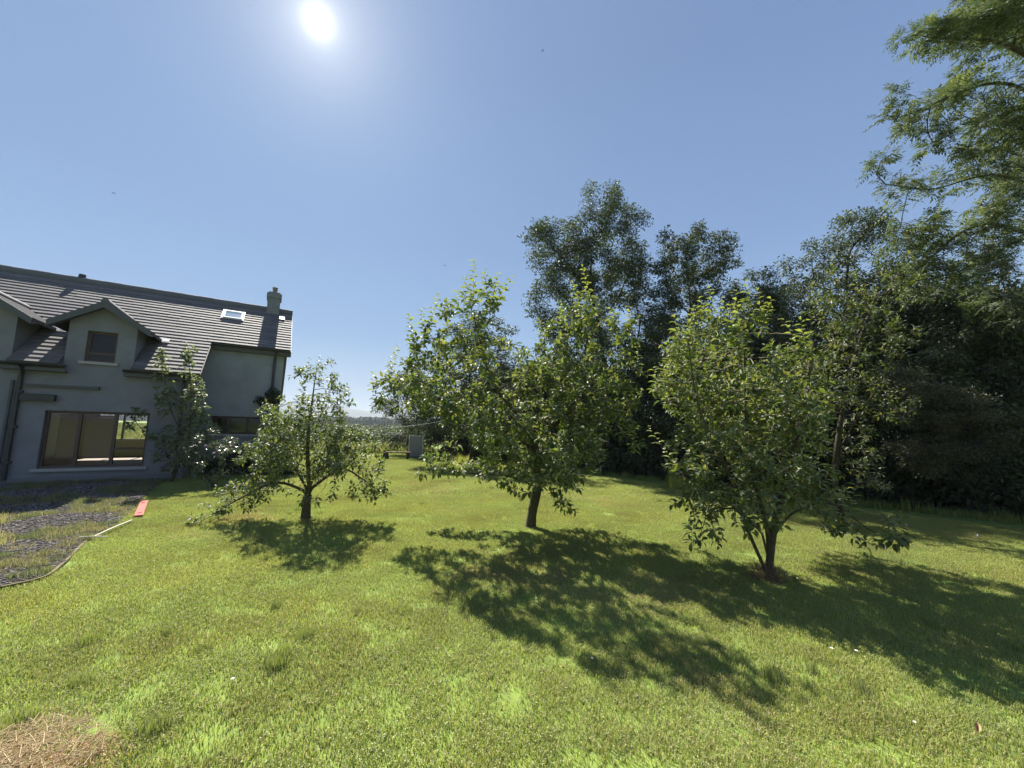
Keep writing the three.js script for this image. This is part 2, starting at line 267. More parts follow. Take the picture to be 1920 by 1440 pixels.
function scatter(name, geo, mat, items, label, category) {               // items: [x, y, z, scale, height scale, colour]
  const im = new THREE.InstancedMesh(geo, mat, items.length), m = new THREE.Matrix4(), q = new THREE.Quaternion(), col = new THREE.Color(), R = rng(items.length);
  items.forEach((t, i) => { q.setFromAxisAngle(V(0, 1, 0), R() * 6.283); m.compose(V(t[0], t[1], t[2]), q, V(t[3], t[4], t[3])); im.setMatrixAt(i, m); im.setColorAt(i, col.setRGB(...t[5])); });
  im.name = name; im.castShadow = im.receiveShadow = true; scene.add(im); return tag(im, label, category, null, 'stuff');
}
const hedgeSide = (x, z) => (x - .93) * (-6.86 + 15.6) - (z + 15.6) * (8.9 - .93);  // > 0 on the far side of the hedge line
const dryAt = ground(20, 1432);
{
  const R = rng(11), items = [], far = [];
  for (let z = 3; z > -34; z -= z > -9 ? .17 : .27) for (let x = -15; x < 15; x += z > -9 ? .17 : .27) {
    const X = x + (R() - .5) * .2, Z = z + (R() - .5) * .2, d = Math.hypot(X, Z); if (d < .9 || Math.abs(X) > -Z * 1.55 + 4.2) continue;
    if (hedgeSide(X, Z) > 5 || inPoly(X, Z, driveP) || inPoly(X, Z, houseP)) continue;
    const big = fbm(X * .45 + 30, Z * .45, 3), mid = fbm(X * 1.7, Z * 1.7 + 50, 3), fine = fbm(X * 5, Z * 5, 2), strip = Math.sin((X * .82 + Z * .57) * 3.4 + 1.2 * big) * .06;
    let h = .75 + .5 * mid + (mid > .62 ? (mid - .62) * 1 : 0), y = 1.0 + .3 * (big - .5) + strip + .24 * (fine - .5) - (mid > .66 ? .12 : 0), col = [y * (1 + .2 * (mid - .5)), y, y * 1.12];
    const dry = Math.max(0, 1 - Math.hypot(X - dryAt.x, (Z - dryAt.z) * 1.2) / .46) + Math.max(0, fbm(X * .9 + 70, Z * .9 + 12, 3) - .66) * .8;
    if (dry > 0) { const k = Math.min(1, dry * 1.7); col = [col[0] * (1 + .75 * k), col[1] * (1 - .02 * k), col[2] * (1 + 1.6 * k)]; h *= 1 - .2 * k; }
    items.push([X, lift(X, Z), Z, z > -9 ? 1 : 1.55, h * (z > -9 ? 1 : 1.15), col]);
  }
  scatter('lawn', patch(R, 430, .2, .012, .032, .0021, GREEN, 1.1), GRASS, items, 'short bright green mown lawn with yellow and mossy patches', 'grass');
  const tufts = []; for (let k = 0; k < 170; k++) { const z = -1.6 - 14 * Math.pow(R(), 1.5), x = -z * (R() * 2.5 - 1.25); if (inPoly(x, z, driveP) || inPoly(x, z, houseP) || fbm(x * .8 + 3, z * .8 + 9, 3) < .5) continue; const v = .55 + .35 * R(); tufts.push([x, lift(x, z), z, .25 + .45 * R(), 1.1 + 1.3 * R(), [v * .9, v, v]]); }
  scatter('grass_tufts', patch(rng(8), 150, .16, .02, .05, .0028, GREEN, .8), GRASS, tufts, 'darker longer tufts and clover clumps here and there in the mown lawn', 'grass');
  // rough grass and weeds past the lawn
  for (let k = 0; k < 5200; k++) { const z = -24 - Math.pow(R(), 1.6) * 130, x = -z * (-1.05 + .95 * R()); if (inPoly(x, z, houseP) || hedgeSide(x, z) > 12) continue; const v = .55 + .5 * fbm(x * .1, z * .1, 3); far.push([x, 0, z, 6 + 5 * R(), 5 + 7 * R(), [v * 1.15, v, v]]); }
  scatter('rough_field_grass', patch(R, 160, .22, .03, .075, .005, WILD), GRASS, far, 'tall pale rough grass of the field beyond the lawn', 'grass');
}

// ------------------------------------------------------------------ gravel drive with its edging
{
  const R = rng(21), sh = new THREE.Shape(driveP.map(([x, z]) => new THREE.Vector2(x, -z))), g = new THREE.ShapeGeometry(sh).rotateX(-Math.PI / 2).translate(0, .014, 0);
  const dirt = tex(512, (u, v, x, y) => { const n = tile(26, (a, b) => fbm(a, b, 4))(u, v), k = hash2(x >> 1, y >> 1); const s = .1 + .22 * n + .16 * k; return [s * 1.1, s * 1.02, s * .9]; }, .7);
  structure('gravel_drive', g, new THREE.MeshPhysicalMaterial({ color: new THREE.Color(.6, .6, .62), roughness: 1, specularIntensity: .15, map: dirt, bumpMap: dirt, bumpScale: .02 }));
  const st = new THREE.IcosahedronGeometry(.013, 1), p = st.attributes.position; for (let i = 0; i < p.count; i++) { const f = .7 + .6 * noise(p.getX(i) * 60 + 9, p.getZ(i) * 60 + p.getY(i) * 40); p.setXYZ(i, p.getX(i) * f, p.getY(i) * f * .7, p.getZ(i) * f); } st.computeVertexNormals();
  const items = [], weeds = [], straw = [], xs = driveP.map((a) => a[0]), zs = driveP.map((a) => a[1]), x0 = Math.max(-14, Math.min(...xs)), x1 = Math.max(...xs), z0 = Math.min(...zs), z1 = Math.min(-2.2, Math.max(...zs));
  for (let k = 0; k < 70000; k++) { const x = x0 + (x1 - x0) * R(), z = z0 + (z1 - z0) * R(); if (!inPoly(x, z, driveP)) continue; const g0 = fbm(x * 1.1 + 4, z * 2.2, 3), v = .07 + .2 * R() * R(); if (g0 < .53 || R() < .25) items.push([x, lift(x, z) * 0 + .018, z, .5 + R(), .5 + .8 * R(), [v * 1.12, v * 1.02, v * .95]]); if (g0 > .49 && R() < .085) weeds.push([x, .01, z, .5 + .5 * R(), .8 + 1.3 * R() * R(), R() < .4 ? [.85, .72, 1.3] : [.5, .54, .8]]); }
  scatter('gravel', st, new THREE.MeshPhysicalMaterial({ color: 0xffffff, roughness: .95, specularIntensity: .3 }), items, 'loose dark grey gravel stones on the drive', 'gravel');
  scatter('drive_weeds', patch(R, 60, .15, .02, .09, .0028, GREEN), GRASS, weeds, 'patchy weeds and grass growing through the gravel drive', 'weeds');
  const e2 = edge.slice(1, 6).map((v) => V(v.x, 0, v.z)), c = new THREE.CatmullRomCurve3(e2), sq = new THREE.Shape([new THREE.Vector2(-.018, -.012), new THREE.Vector2(.002, -.012), new THREE.Vector2(.002, .012), new THREE.Vector2(-.018, .012)]);
  tag(part('edging_board', new THREE.ExtrudeGeometry(sq, { steps: 60, extrudePath: c, bevelEnabled: false }), std(.55, .5, .4, .95, { map: barkTex }), scene), 'curved weathered edging strip between the gravel drive and the lawn', 'edging');
  const strand = new THREE.CylinderGeometry(.0014, .0009, .085, 4).rotateZ(Math.PI / 2), sm = std(1, 1, 1, .9), SR = rng(5);
  for (let k = 0; k < 1100; k++) { const a = SR() * 6.28, r = .36 * Math.pow(SR(), .8); straw.push([dryAt.x + Math.cos(a) * r, .016 + .026 * SR(), dryAt.z + Math.sin(a) * r * .75, .4 + .9 * SR(), 1, SR() < .5 ? [.52, .42, .24] : [.42, .31, .17]]); }
  scatter('cut_straw', strand, sm, straw, 'dry straw coloured cut grass strands lying on the lawn corner', 'straw');
  const tall = []; for (let k = 0; k < 12; k++) { const q = ground(-35 + 45 * SR(), 975 + 60 * SR()); tall.push([q.x, .01, q.z, .8 + .5 * SR(), 1.8 + 1.6 * SR(), [1.1, .95, 1.7]]); }
  scatter('dry_grass_clump', patch(SR, 60, .12, .03, .08, .0024, GREEN, .5), GRASS, tall, 'tall straw coloured grass at the left side of the drive', 'grass');
  const q = ground(214, 957); tag(part('grass_tuft', patch(SR, 40, .04, .06, .13, .005, [[.24, .32, .05], [.3, .34, .07]], 1.1).translate(q.x, .02, q.z), GRASS, scene), 'single bright green spiky tuft growing on the gravel', 'plant');
}
// red board with two holes, pale canes
{
  const a = ground(270, 943), b = ground(259, 971), d = V().subVectors(b, a), len = d.length(), sh = new THREE.Shape([[-.052, 0], [.052, 0], [.052, len], [-.052, len]].map(([x, y]) => new THREE.Vector2(x, y)));
  for (const f of [.14, .82]) { const h = new THREE.Path(); h.absarc(0, len * f, .028, 0, 6.283, true); sh.holes.push(h); }
  const g = new THREE.ExtrudeGeometry(sh, { depth: .012, bevelEnabled: true, bevelSize: .003, bevelThickness: .003, bevelSegments: 1, curveSegments: 14 }).rotateX(-Math.PI / 2);
  const t = thing('red_board', 'faded red flat board with two round holes lying at the lawn edge', 'board', V(b.x, .03, b.z), Math.atan2(-(a.x - b.x), -(a.z - b.z)));
  part('plank', g, std(.50, .13, .11, 1, { bumpMap: grain, bumpScale: .001 }), t);
  for (const f of [.14, .82]) part('hole_rim', new THREE.TorusGeometry(.029, .003, 6, 18).rotateX(Math.PI / 2).translate(0, .017, -len * f), std(.1, .05, .05, .7), t);
  const cane = (p, q, r, label) => { const c = new THREE.CatmullRomCurve3([V(p.x, .045, p.z), V((p.x + q.x) / 2, .052, (p.z + q.z) / 2), V(q.x, .045, q.z)]); const m = part(numbered('wooden_cane'), new THREE.TubeGeometry(c, 8, r, 7), std(.62, .56, .46, .8, { bumpMap: barkTex, bumpScale: .002 }), scene); return tag(m, label, 'cane'); };
  cane(ground(176, 1012), ground(246, 981), .010, 'long pale cane lying slanted along the drive edge');
  cane(ground(147, 1014), ground(201, 1013), .008, 'short pale cane lying level across the lower end of the long one');
}

// ------------------------------------------------------------------ house
{
  const H = thing('house', 'grey rendered house with tiled roof, dormers and a chimney beyond the drive', 'house', HB, HTURN);
  const TAN = Math.tan(38 * Math.PI / 180), TD = .69, RY = (z) => 3.155 - z * TAN, Z1 = .25, ZR = -3.9, ZE = -1.3, SV = 2.63, SR0 = 4.88, S0 = -7;
  // walls are plates with openings, 0.3 m thick: outline in (s, y)
  const plate = (pts, holes, depth, uvs = 1) => { const sh = new THREE.Shape(pts.map((p) => new THREE.Vector2(p[0], p[1]))); for (const [a, b, c, d] of holes) sh.holes.push(new THREE.Path([[a, c], [a, d], [b, d], [b, c]].map((p) => new THREE.Vector2(p[0], p[1])))); const g = new THREE.ExtrudeGeometry(sh, { depth, bevelEnabled: false }); const uv = g.attributes.uv; for (let i = 0; i < uv.count; i++) uv.setXY(i, uv.getX(i) * .55, uv.getY(i) * .55); return g; };
  const W1 = [-.33, 1.62, .35, 1.79], D1 = .5, D0 = -1.68, DW = .65, DA = 4.72, WD = [.2, .78, 3.1, 3.92], W2 = [2.78, 4.3, 1.2, 1.79];
  const gab = DA - .09, dl = (c) => [[c - DW, 3.0], [c + DW, 3.0], [c + DW, gab - DW * TD], [c, gab], [c - DW, gab - DW * TD]];
  const front = [[S0, -.1], [2.45, -.1], [2.45, 3.0], [D1 + DW, 3.0], ...dl(D1).slice(2), [D1 - DW, 3.0], [D0 + DW, 3.0], ...dl(D0).slice(2), [D0 - DW, 3.0], [S0, 3.0]];
  const wallF = part('wall', plate(front, [W1, WD, [D0 - .3, D0 + .28, 3.1, 3.92]], .3).translate(0, 0, -.3), M.render, H, 'front wall with the wide window and the dormer gables');
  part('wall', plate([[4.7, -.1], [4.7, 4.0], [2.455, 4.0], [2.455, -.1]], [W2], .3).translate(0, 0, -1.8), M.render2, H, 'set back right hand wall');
  part('wall', plate([[-.305, -.1], [-1.795, -.1], [-1.795, RY(-1.8) - .14], [-.305, RY(-.3) - .14]].reverse(), [], .3).rotateY(-Math.PI / 2).scale(1, 1, 1).translate(2.45, 0, 0), M.render, H);
  part('wall', plate([[-7.8, -.1], [-1.805, -.1], [-1.805, RY(-1.8) - .14], [-3.9, 6.05], [-7.8, 3.1]], [], .3).rotateY(-Math.PI / 2).translate(4.7, 0, 0), M.render, H, 'right gable wall');
  part('wall', plate([[-7.8, -.1], [-.305, -.1], [-.305, 3.2], [-3.9, 6.05], [-7.8, 3.1]], [], .3).rotateY(-Math.PI / 2).translate(S0 + .3, 0, 0), M.render, H, 'left gable wall');
  part('wall', plate([[S0 + .31, -.1], [4.39, -.1], [4.39, 3.05], [S0 + .31, 3.05]], [[-1.5, .9, .75, 2.1], [2.6, 4.1, .9, 2.1]], .3).translate(0, 0, -8.1), M.render, H, 'rear wall');
  part('plinth', box(S0 - .02, 2.47, -.1, .14, 0.002, .03), M.plinth, H);
  // inside: floor, ceiling, partitions, cream room linings
  part('room_floor', plain([box(S0 + .32, 2.1, .02, .08, -7.78, -.32), box(2.101, 4.38, .02, .08, -7.78, -1.83)]), M.roomFloor, H);
  part('ceiling', plain([box(S0 + .32, 2.1, 2.55, 2.7, -7.78, -.32), box(2.101, 4.38, 2.55, 2.7, -7.78, -1.83)]), M.cream, H);
  for (const [a, b, c, d] of [[-2.3, -2.2, -7.75, -.33], [2.05, 2.14, -7.75, -.33]]) part('partition', box(a, b, .09, 2.54, c, d), M.cream, H);
  part('partition', box(2.15, 4.38, .09, 2.54, -3.3, -3.2), M.plinth, H); part('wall_lining', plate([[-2.19, .09], [2.04, .09], [2.04, 2.54], [-2.19, 2.54]], [[W1[0] - .02, W1[1] + .02, W1[2] - .02, W1[3] + .02]], .02).translate(0, 0, -.325), M.cream, H);
  part('wall_lining', plate([[-2.19, .09], [2.04, .09], [2.04, 2.54], [-2.19, 2.54]], [[-1.48, .88, .77, 2.08]], .02).translate(0, 0, -7.79), M.cream, H);
  // windows
  const win = (x0, x1, y0, y1, z, bars, rails, fr = .06, sill = true) => {
    const zf = z - .1, gs = [box(x0, x0 + fr, y0, y1, zf - .07, zf), box(x1 - fr, x1, y0, y1, zf - .07, zf), box(x0 + fr, x1 - fr, y1 - fr, y1, zf - .07, zf), box(x0 + fr, x1 - fr, y0, y0 + fr, zf - .07, zf)], xs = [x0 + fr, ...bars.flatMap((b) => [b - .035, b + .035]), x1 - fr];
    for (const b of bars) gs.push(box(b - .035, b + .035, y0 + fr, y1 - fr, zf - .072, zf + .003));
    const w = part('window', plain(gs), M.frame, H);
    for (let k = 0; k < xs.length; k += 2) {
      const ys = [y0 + fr]; for (const [n, ry] of rails) if (n === k / 2 || n < 0) ys.push(ry); ys.push(y1 - fr);
      for (let j = 0; j < ys.length - 1; j++) { if (j) part('transom', box(xs[k], xs[k + 1], ys[j] - .03, ys[j] + .03, zf - .068, zf - .003), M.frame, w); const gx0 = xs[k] - .005, gx1 = xs[k + 1] + .005, gy0 = ys[j] + (j ? .025 : -.005), gy1 = ys[j + 1] + .005; part('pane', new THREE.PlaneGeometry(gx1 - gx0, gy1 - gy0).translate((gx0 + gx1) / 2, (gy0 + gy1) / 2, zf - .036), M.glass, w); }
    }
    if (sill) part('sill', box(x0 - .08, x1 + .08, y0 - .075, y0 - .003, z - .12, z + .07), M.sill, w);
    return w;
  };
  win(...W1.slice(0, 2), W1[2], W1[3], 0, [.27, .94], [[2, .82]]);
  win(...WD.slice(0, 2), WD[2], WD[3], 0, [], [[0, 3.33]]);
  win(D0 - .3, D0 + .28, 3.1, 3.92, 0, [], [[0, 3.33]]);
  win(W2[0], W2[1], W2[2], W2[3], -1.5, [3.3, 3.8], []);
  win(-1.5, .9, .75, 2.1, -7.8, [-.7, .1], [], .06, false);
  win(2.6, 4.1, .9, 2.1, -7.8, [3.35], [], .06, false);
  // wooden blinds hanging inside the wide window
  for (const [a, b] of [[-.19, .235], [.3, .86]]) {
    const bl = part('window_blind', box(a, b, 1.64, 1.7, -.45, -.4), M.slat, H); part('bottom_rail', box(a, b, .555, .58, -.44, -.41), M.slat, bl);
    for (let k = 0; k < 26; k++) part('slat', box(a, b, -.0015, .0015, -.0225, .0225).rotateX(1.25).translate(0, .6 + k * .0405, -.425), M.slat, bl);
  }
  // roof: courses of tiles, each a strip with a lip, cut where the dormers stand
  const roof = part('roof', plain([
    new THREE.BufferGeometry().copy(plate([[ZE, RY(ZE) - .05], [ZR, RY(ZR) - .05], [ZR, RY(ZR) - .13], [ZE, RY(ZE) - .13]], [], SR0 - S0 - .05).rotateY(-Math.PI / 2).translate(SR0 - .02, 0, 0)),
    new THREE.BufferGeometry().copy(plate([[ZR - .001, RY(ZR) - .02], [-8.1, RY(ZR) - .02 - 4.2 * TAN], [-8.1, RY(ZR) - .14 - 4.2 * TAN], [ZR - .001, RY(ZR) - .14]], [], SR0 - S0).rotateY(-Math.PI / 2).translate(SR0, 0, 0))]), M.darkTile, H, 'large tiled roof');
  const R = rng(77), gauge = .2, cosP = Math.cos(38 * Math.PI / 180), n = Math.round((Z1 - ZR) / cosP / gauge);
  for (let k = 0; k < n; k++) {
    const zb = Z1 - k * gauge * cosP, zt = zb - gauge * cosP, ym = RY((zb + zt) / 2); let spans = [[S0, zb < ZE + .1 ? SR0 : SV]];
    for (const c of [D1, D0]) { const w = Math.min(DW + .02, (DA - ym) / TD); if (w <= 0) continue; spans = spans.flatMap(([a, b]) => [[a, Math.min(b, c - w)], [Math.max(a, c + w), b]].filter(([p, q]) => q - p > .03)); }
    for (const [a, b] of spans) {
      const g = new THREE.BufferGeometry(), lip = .02, P = [], U = [], N = Math.max(1, Math.round((b - a) / .33));
      const quad = (p, q, r, s) => { P.push(...p, ...q, ...r, ...p, ...r, ...s); for (const v of [p, q, r, p, r, s]) U.push(v[0] * .7, v[2] * .9 + v[1] * .3); };
      for (let j = 0; j < N; j++) { const x0 = a + (b - a) * j / N, x1 = a + (b - a) * (j + 1) / N - .003, d = (R() - .5) * .005, yb = RY(zb) + d, yt = RY(zt) + d * .3; const nb = [.616 * lip, .788 * lip]; // raised lower edge
        quad([x0, yb + nb[1], zb + nb[0]], [x1, yb + nb[1], zb + nb[0]], [x1, yt, zt], [x0, yt, zt]); quad([x0, yb - .012, zb], [x1, yb - .012, zb], [x1, yb + nb[1], zb + nb[0]], [x0, yb + nb[1], zb + nb[0]]); quad([x1, yb - .012, zb], [x1, yt - .03, zt], [x1, yt, zt], [x1, yb + nb[1], zb + nb[0]]); quad([x0, yb - .012, zb], [x0, yb + nb[1], zb + nb[0]], [x0, yt, zt], [x0, yt - .03, zt]); }
      g.setAttribute('position', new THREE.Float32BufferAttribute(P, 3)); g.setAttribute('uv', new THREE.Float32BufferAttribute(U, 2)); g.computeVertexNormals();
      part('tile_course', g, M.tile[Math.floor(R() * 4)], roof);
    }
  }
  // under the courses: boarding of the lower slope
  for (const [a, b] of [[S0, D0 - DW], [D0 + DW, D1 - DW], [D1 + DW, SV]]) part('roof_boarding', plate([[Z1 - .03, RY(Z1) - .05], [ZE, RY(ZE) - .05], [ZE, RY(ZE) - .12], [Z1 - .03, RY(Z1) - .12]], [], b - a - .004).rotateY(-Math.PI / 2).translate(b - .002, 0, 0), M.darkTile, roof);
  for (let k = 0, x = S0; x < SR0 - .02; k++, x += .42) { if (x > 3.8 && x < 4.1) { } part('ridge_tile', new THREE.CylinderGeometry(.13, .13, .43, 12, 1, true, -1.15, 2.3).rotateZ(Math.PI / 2).rotateX(0).applyMatrix4(new THREE.Matrix4().makeRotationX(0)).translate(Math.min(x + .205, SR0 - .2), RY(ZR) - .02 + (k % 2) * .006, ZR), M.darkTile, roof); }
  part('roof_vent', new THREE.CylinderGeometry(.09, .1, .16, 12).translate(-1.28, RY(ZR) + .13, ZR), M.gutter, roof);
  // verges of the right hand ends
  const verge = (x, za, zb, m) => part('verge_board', plate([[za, RY(za) - .02], [zb, RY(zb) - .02], [zb, RY(zb) - .2], [za, RY(za) - .2]], [], .03).rotateY(-Math.PI / 2).translate(x + .016, 0, 0), m, roof);
  verge(SR0, ZE + .05, ZR, M.board); verge(SV, Z1 - .02, ZE - .1, M.board);
  // eaves: fascia, soffit, gutter
  const eave = (a, b, z, y) => { const f = part('fascia', plain([box(a, b, y - .2, y - .03, z - .06, z - .03), box(a + .003, b - .003, y - .2, y - .18, z - .26, z - .061)]), M.board, H); part('gutter', new THREE.CylinderGeometry(.06, .06, b - a, 10, 1, false, 0, Math.PI).rotateZ(Math.PI / 2).rotateX(Math.PI * 1.0).translate((a + b) / 2, y - .035, z + .035), M.gutter, f); return f; };
  eave(S0, D0 - DW + .12, Z1, RY(Z1)); eave(D0 + DW - .12, D1 - DW + .12, Z1, RY(Z1)); eave(D1 + DW - .12, SV - .02, Z1, RY(Z1)); eave(SV + .02, SR0, ZE, RY(ZE));
  // dormers
  for (const c of [D1, D0]) {
    const d = part('dormer', plain([-1, 1].map((s) => { const zk = -(DA - DW * TD - .1 - 3.155) / TAN; return plate([[-.301, 3.0], [-.301, DA - DW * TD - .1], [zk, DA - DW * TD - .1]].reverse(), [], .12).rotateY(-Math.PI / 2).translate(c + s * (DW - .06) + .06, 0, 0); })), M.render, H, 'dormer with a pitched roof');
    const wing = .97, yw = DA - wing * TD, zr = -(DA - 3.155) / TAN, zw = -(yw - 3.155) / TAN, zf = .24;
    for (const s of [-1, 1]) {
      const p = [[0, DA, zf], [s * wing, yw, zf], [s * wing, yw, zw], [0, DA, zr]].map(([x, y, z]) => V(c + x, y, z)), q = p.map((v) => v.clone().add(V(0, -.09, 0))), P = [], f = (a, b, e, g) => { for (const v of [a, b, e, a, e, g]) P.push(v.x, v.y, v.z); };
      f(p[0], p[1], p[2], p[3]); f(q[3], q[2], q[1], q[0]); f(p[0], q[0], q[1], p[1]); f(p[1], q[1], q[2], p[2]);
      const g = new THREE.BufferGeometry(); g.setAttribute('position', new THREE.Float32BufferAttribute(P, 3)); g.computeVertexNormals(); part('dormer_roof', g, M.dormerTile, d);
      const rake = new THREE.Shape([[0, DA - .005], [s * wing, yw - .005], [s * wing, yw - .17], [0, DA - .19]].map(([x, y]) => new THREE.Vector2(c + x, y))); part('barge_board', new THREE.ExtrudeGeometry(rake, { depth: .03, bevelEnabled: false }).translate(0, 0, zf + .002), M.board, d);
      const soff = new THREE.Shape([[s * .02, DA - .11], [s * wing, yw - .11], [s * wing, yw - .14], [s * .02, DA - .14]].map(([x, y]) => new THREE.Vector2(c + x, y))); part('soffit', new THREE.ExtrudeGeometry(soff, { depth: zf - .003, bevelEnabled: false }).translate(0, 0, .002), M.board, d);
      part('lead_flashing', box(-.11, .11, -.004, .004, -.09, .09).rotateX(38 * Math.PI / 180).translate(c + s * (wing + .06), RY(zw + .05) + .042, zw + .07), M.lead, d);
    }
    part('dormer_ridge', new THREE.CylinderGeometry(.09, .09, zf - zr, 10).rotateX(Math.PI / 2).translate(c, DA - .02, (zf + zr) / 2), M.darkTile, d);
  }
  // chimney
  const ch = part('chimney', plain([box(3.98, 4.42, RY(ZR) - .5, RY(ZR) + .44, ZR - .3, ZR + .3)]), M.render, H, 'rendered chimney stack on the ridge');
  part('chimney_cap', plain([box(3.94, 4.46, RY(ZR) + .441, RY(ZR) + .62, ZR - .34, ZR + .34), box(4.0, 4.4, RY(ZR) + .621, RY(ZR) + .69, ZR - .28, ZR + .28)]), M.render, ch);
  part('chimney_pot', new THREE.LatheGeometry([[0, 0], [.1, 0], [.085, .05], [.085, .2], [.1, .21], [.1, .26], [.07, .26], [.07, .1]].map(([x, y]) => new THREE.Vector2(x, y)), 16).translate(4.2, RY(ZR) + .69, ZR), M.pot, ch);
  part('lead_flashing', box(-.1, .1, -.004, .004, -.16, .16).rotateX(38 * Math.PI / 180).translate(4.52, RY(ZR + .55) + .05, ZR + .55), M.lead, ch);
  // roof light with its sash
  const zs = -3.05, tip = (g, up) => g.rotateX(38 * Math.PI / 180).translate(2.98, RY(zs) + up, zs), sk = part('roof_light', tip(plain([box(-.34, -.3, -.03, .022, -.36, .36), box(.3, .34, -.03, .022, -.36, .36), box(-.3, .3, -.03, .02, -.36, -.31), box(-.3, .3, -.03, .018, .31, .36)]), .03), M.lead, H, 'pale roof window');
  part('sash', tip(plain([box(-.29, -.24, .0, .034, -.3, .3), box(.24, .29, .0, .034, -.3, .3), box(-.24, .24, .0, .034, -.3, -.25), box(-.24, .24, .0, .034, .25, .3)]), .035), M.white, sk);
  part('pane', tip(box(-.245, .245, .008, .014, -.255, .255), .035), std(.75, .8, .78, .12, { metalness: .85 }), sk);
  // pipes and boxes on the front wall
  const pipe = (pts, r, mat = M.gutter) => new THREE.TubeGeometry(new THREE.CatmullRomCurve3(pts.map((p) => V(...p)), false, 'catmullrom', .05), pts.length * 6, r, 9);
  const dp = part('downpipe', pipe([[-.74, 2.86, .3], [-.76, 2.72, .12], [-.8, 2.6, .06], [-.8, .1, .06]], .042), M.gutter, H); for (const y of [.5, 1.35, 2.2]) part('bracket', box(-.87, -.73, y, y + .05, .002, .1), M.gutter, dp);
  part('downpipe', pipe([[-.92, 2.5, .05], [-.92, .1, .05]], .03), M.board, H);
  part('wall_pipe', plain([box(-.72, .5, 2.37, 2.43, .002, .09), box(.44, .58, 2.355, 2.445, .001, .1)]), M.board, H, 'level dark pipe above the window');
  part('meter_box', plain([box(-.74, -.17, 2.02, 2.17, .002, .14), box(-.7, -.2, 2.172, 2.182, .004, .15)]), M.gutter, H);
  part('downpipe', pipe([[4.46, RY(ZE) - .1, ZE + .04], [4.42, 3.85, -1.42], [4.42, .1, -1.44]], .04), M.gutter, H);
  part('downpipe', pipe([[2.3, 2.85, .28], [2.28, 2.7, .08], [2.28, .1, .06]], .04), M.gutter, H);
}

// ------------------------------------------------------------------ fruit trees on the lawn
const foot = (px, z) => { const p = at(px, 800, z); p.y = 0; return p; };
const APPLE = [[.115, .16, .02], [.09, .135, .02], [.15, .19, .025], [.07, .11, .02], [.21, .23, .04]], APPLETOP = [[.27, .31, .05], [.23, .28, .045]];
{
  const b = ground(573, 972), z = -b.z;
  leafyTree({ name: 'apple_tree', label: 'small apple tree with drooping low limbs in front of the house', base: b, seed: 101, rootR: .17, gap: .39, count: 1500, step: .08, reach: .11, tip: .003, leafR: .0115, leaf: .078, pal: APPLE, sprig: .12, per: 6, dense: .62, tips: 3, rise: .25,
    stems: (l) => { const a = [-1, [V(0, -.05, 0), V(.0, .3, 0), V(.02, .58, 0)]]; return [a, [6, [V(.02, .5, 0), l(at(577, 830, z)), l(at(592, 700, z))]], [5, [V(0, .44, 0), l(at(520, 905, z - .2)), l(at(450, 935, z - .35)), l(at(395, 968, z - .45))]], [5, [V(0, .46, 0), l(at(640, 880, z + .1)), l(at(690, 905, z - .1))]], [5, [V(0, .46, 0), l(at(540, 850, z + .5)), l(at(520, 800, z + .7))]], [5, [V(0, .46, 0), l(at(600, 880, z - .6)), l(at(640, 870, z - 1))]]]; },
    blobs: [[590, 850, 100, 55, z, .85], [560, 785, 62, 42, z, .6], [590, 700, 26, 36, z, .25], [615, 760, 40, 45, z, .4], [515, 800, 45, 35, z + .4, .4], [655, 850, 55, 48, z, .6], [695, 900, 32, 40, z - .1, .35], [480, 925, 60, 24, z - .2, .4], [425, 950, 36, 20, z - .35, .25], [370, 985, 18, 16, z - .5, .15], [700, 935, 16, 18, z - .2, .15], [510, 860, 48, 40, z, .5], [600, 930, 30, 12, z - .8, .25]],
    shoots: [[600, 668, z, .5], [582, 672, z, .4], [655, 800, z, .4], [560, 745, z, .4], [626, 700, z, .3], [690, 850, z, .3]] });
}
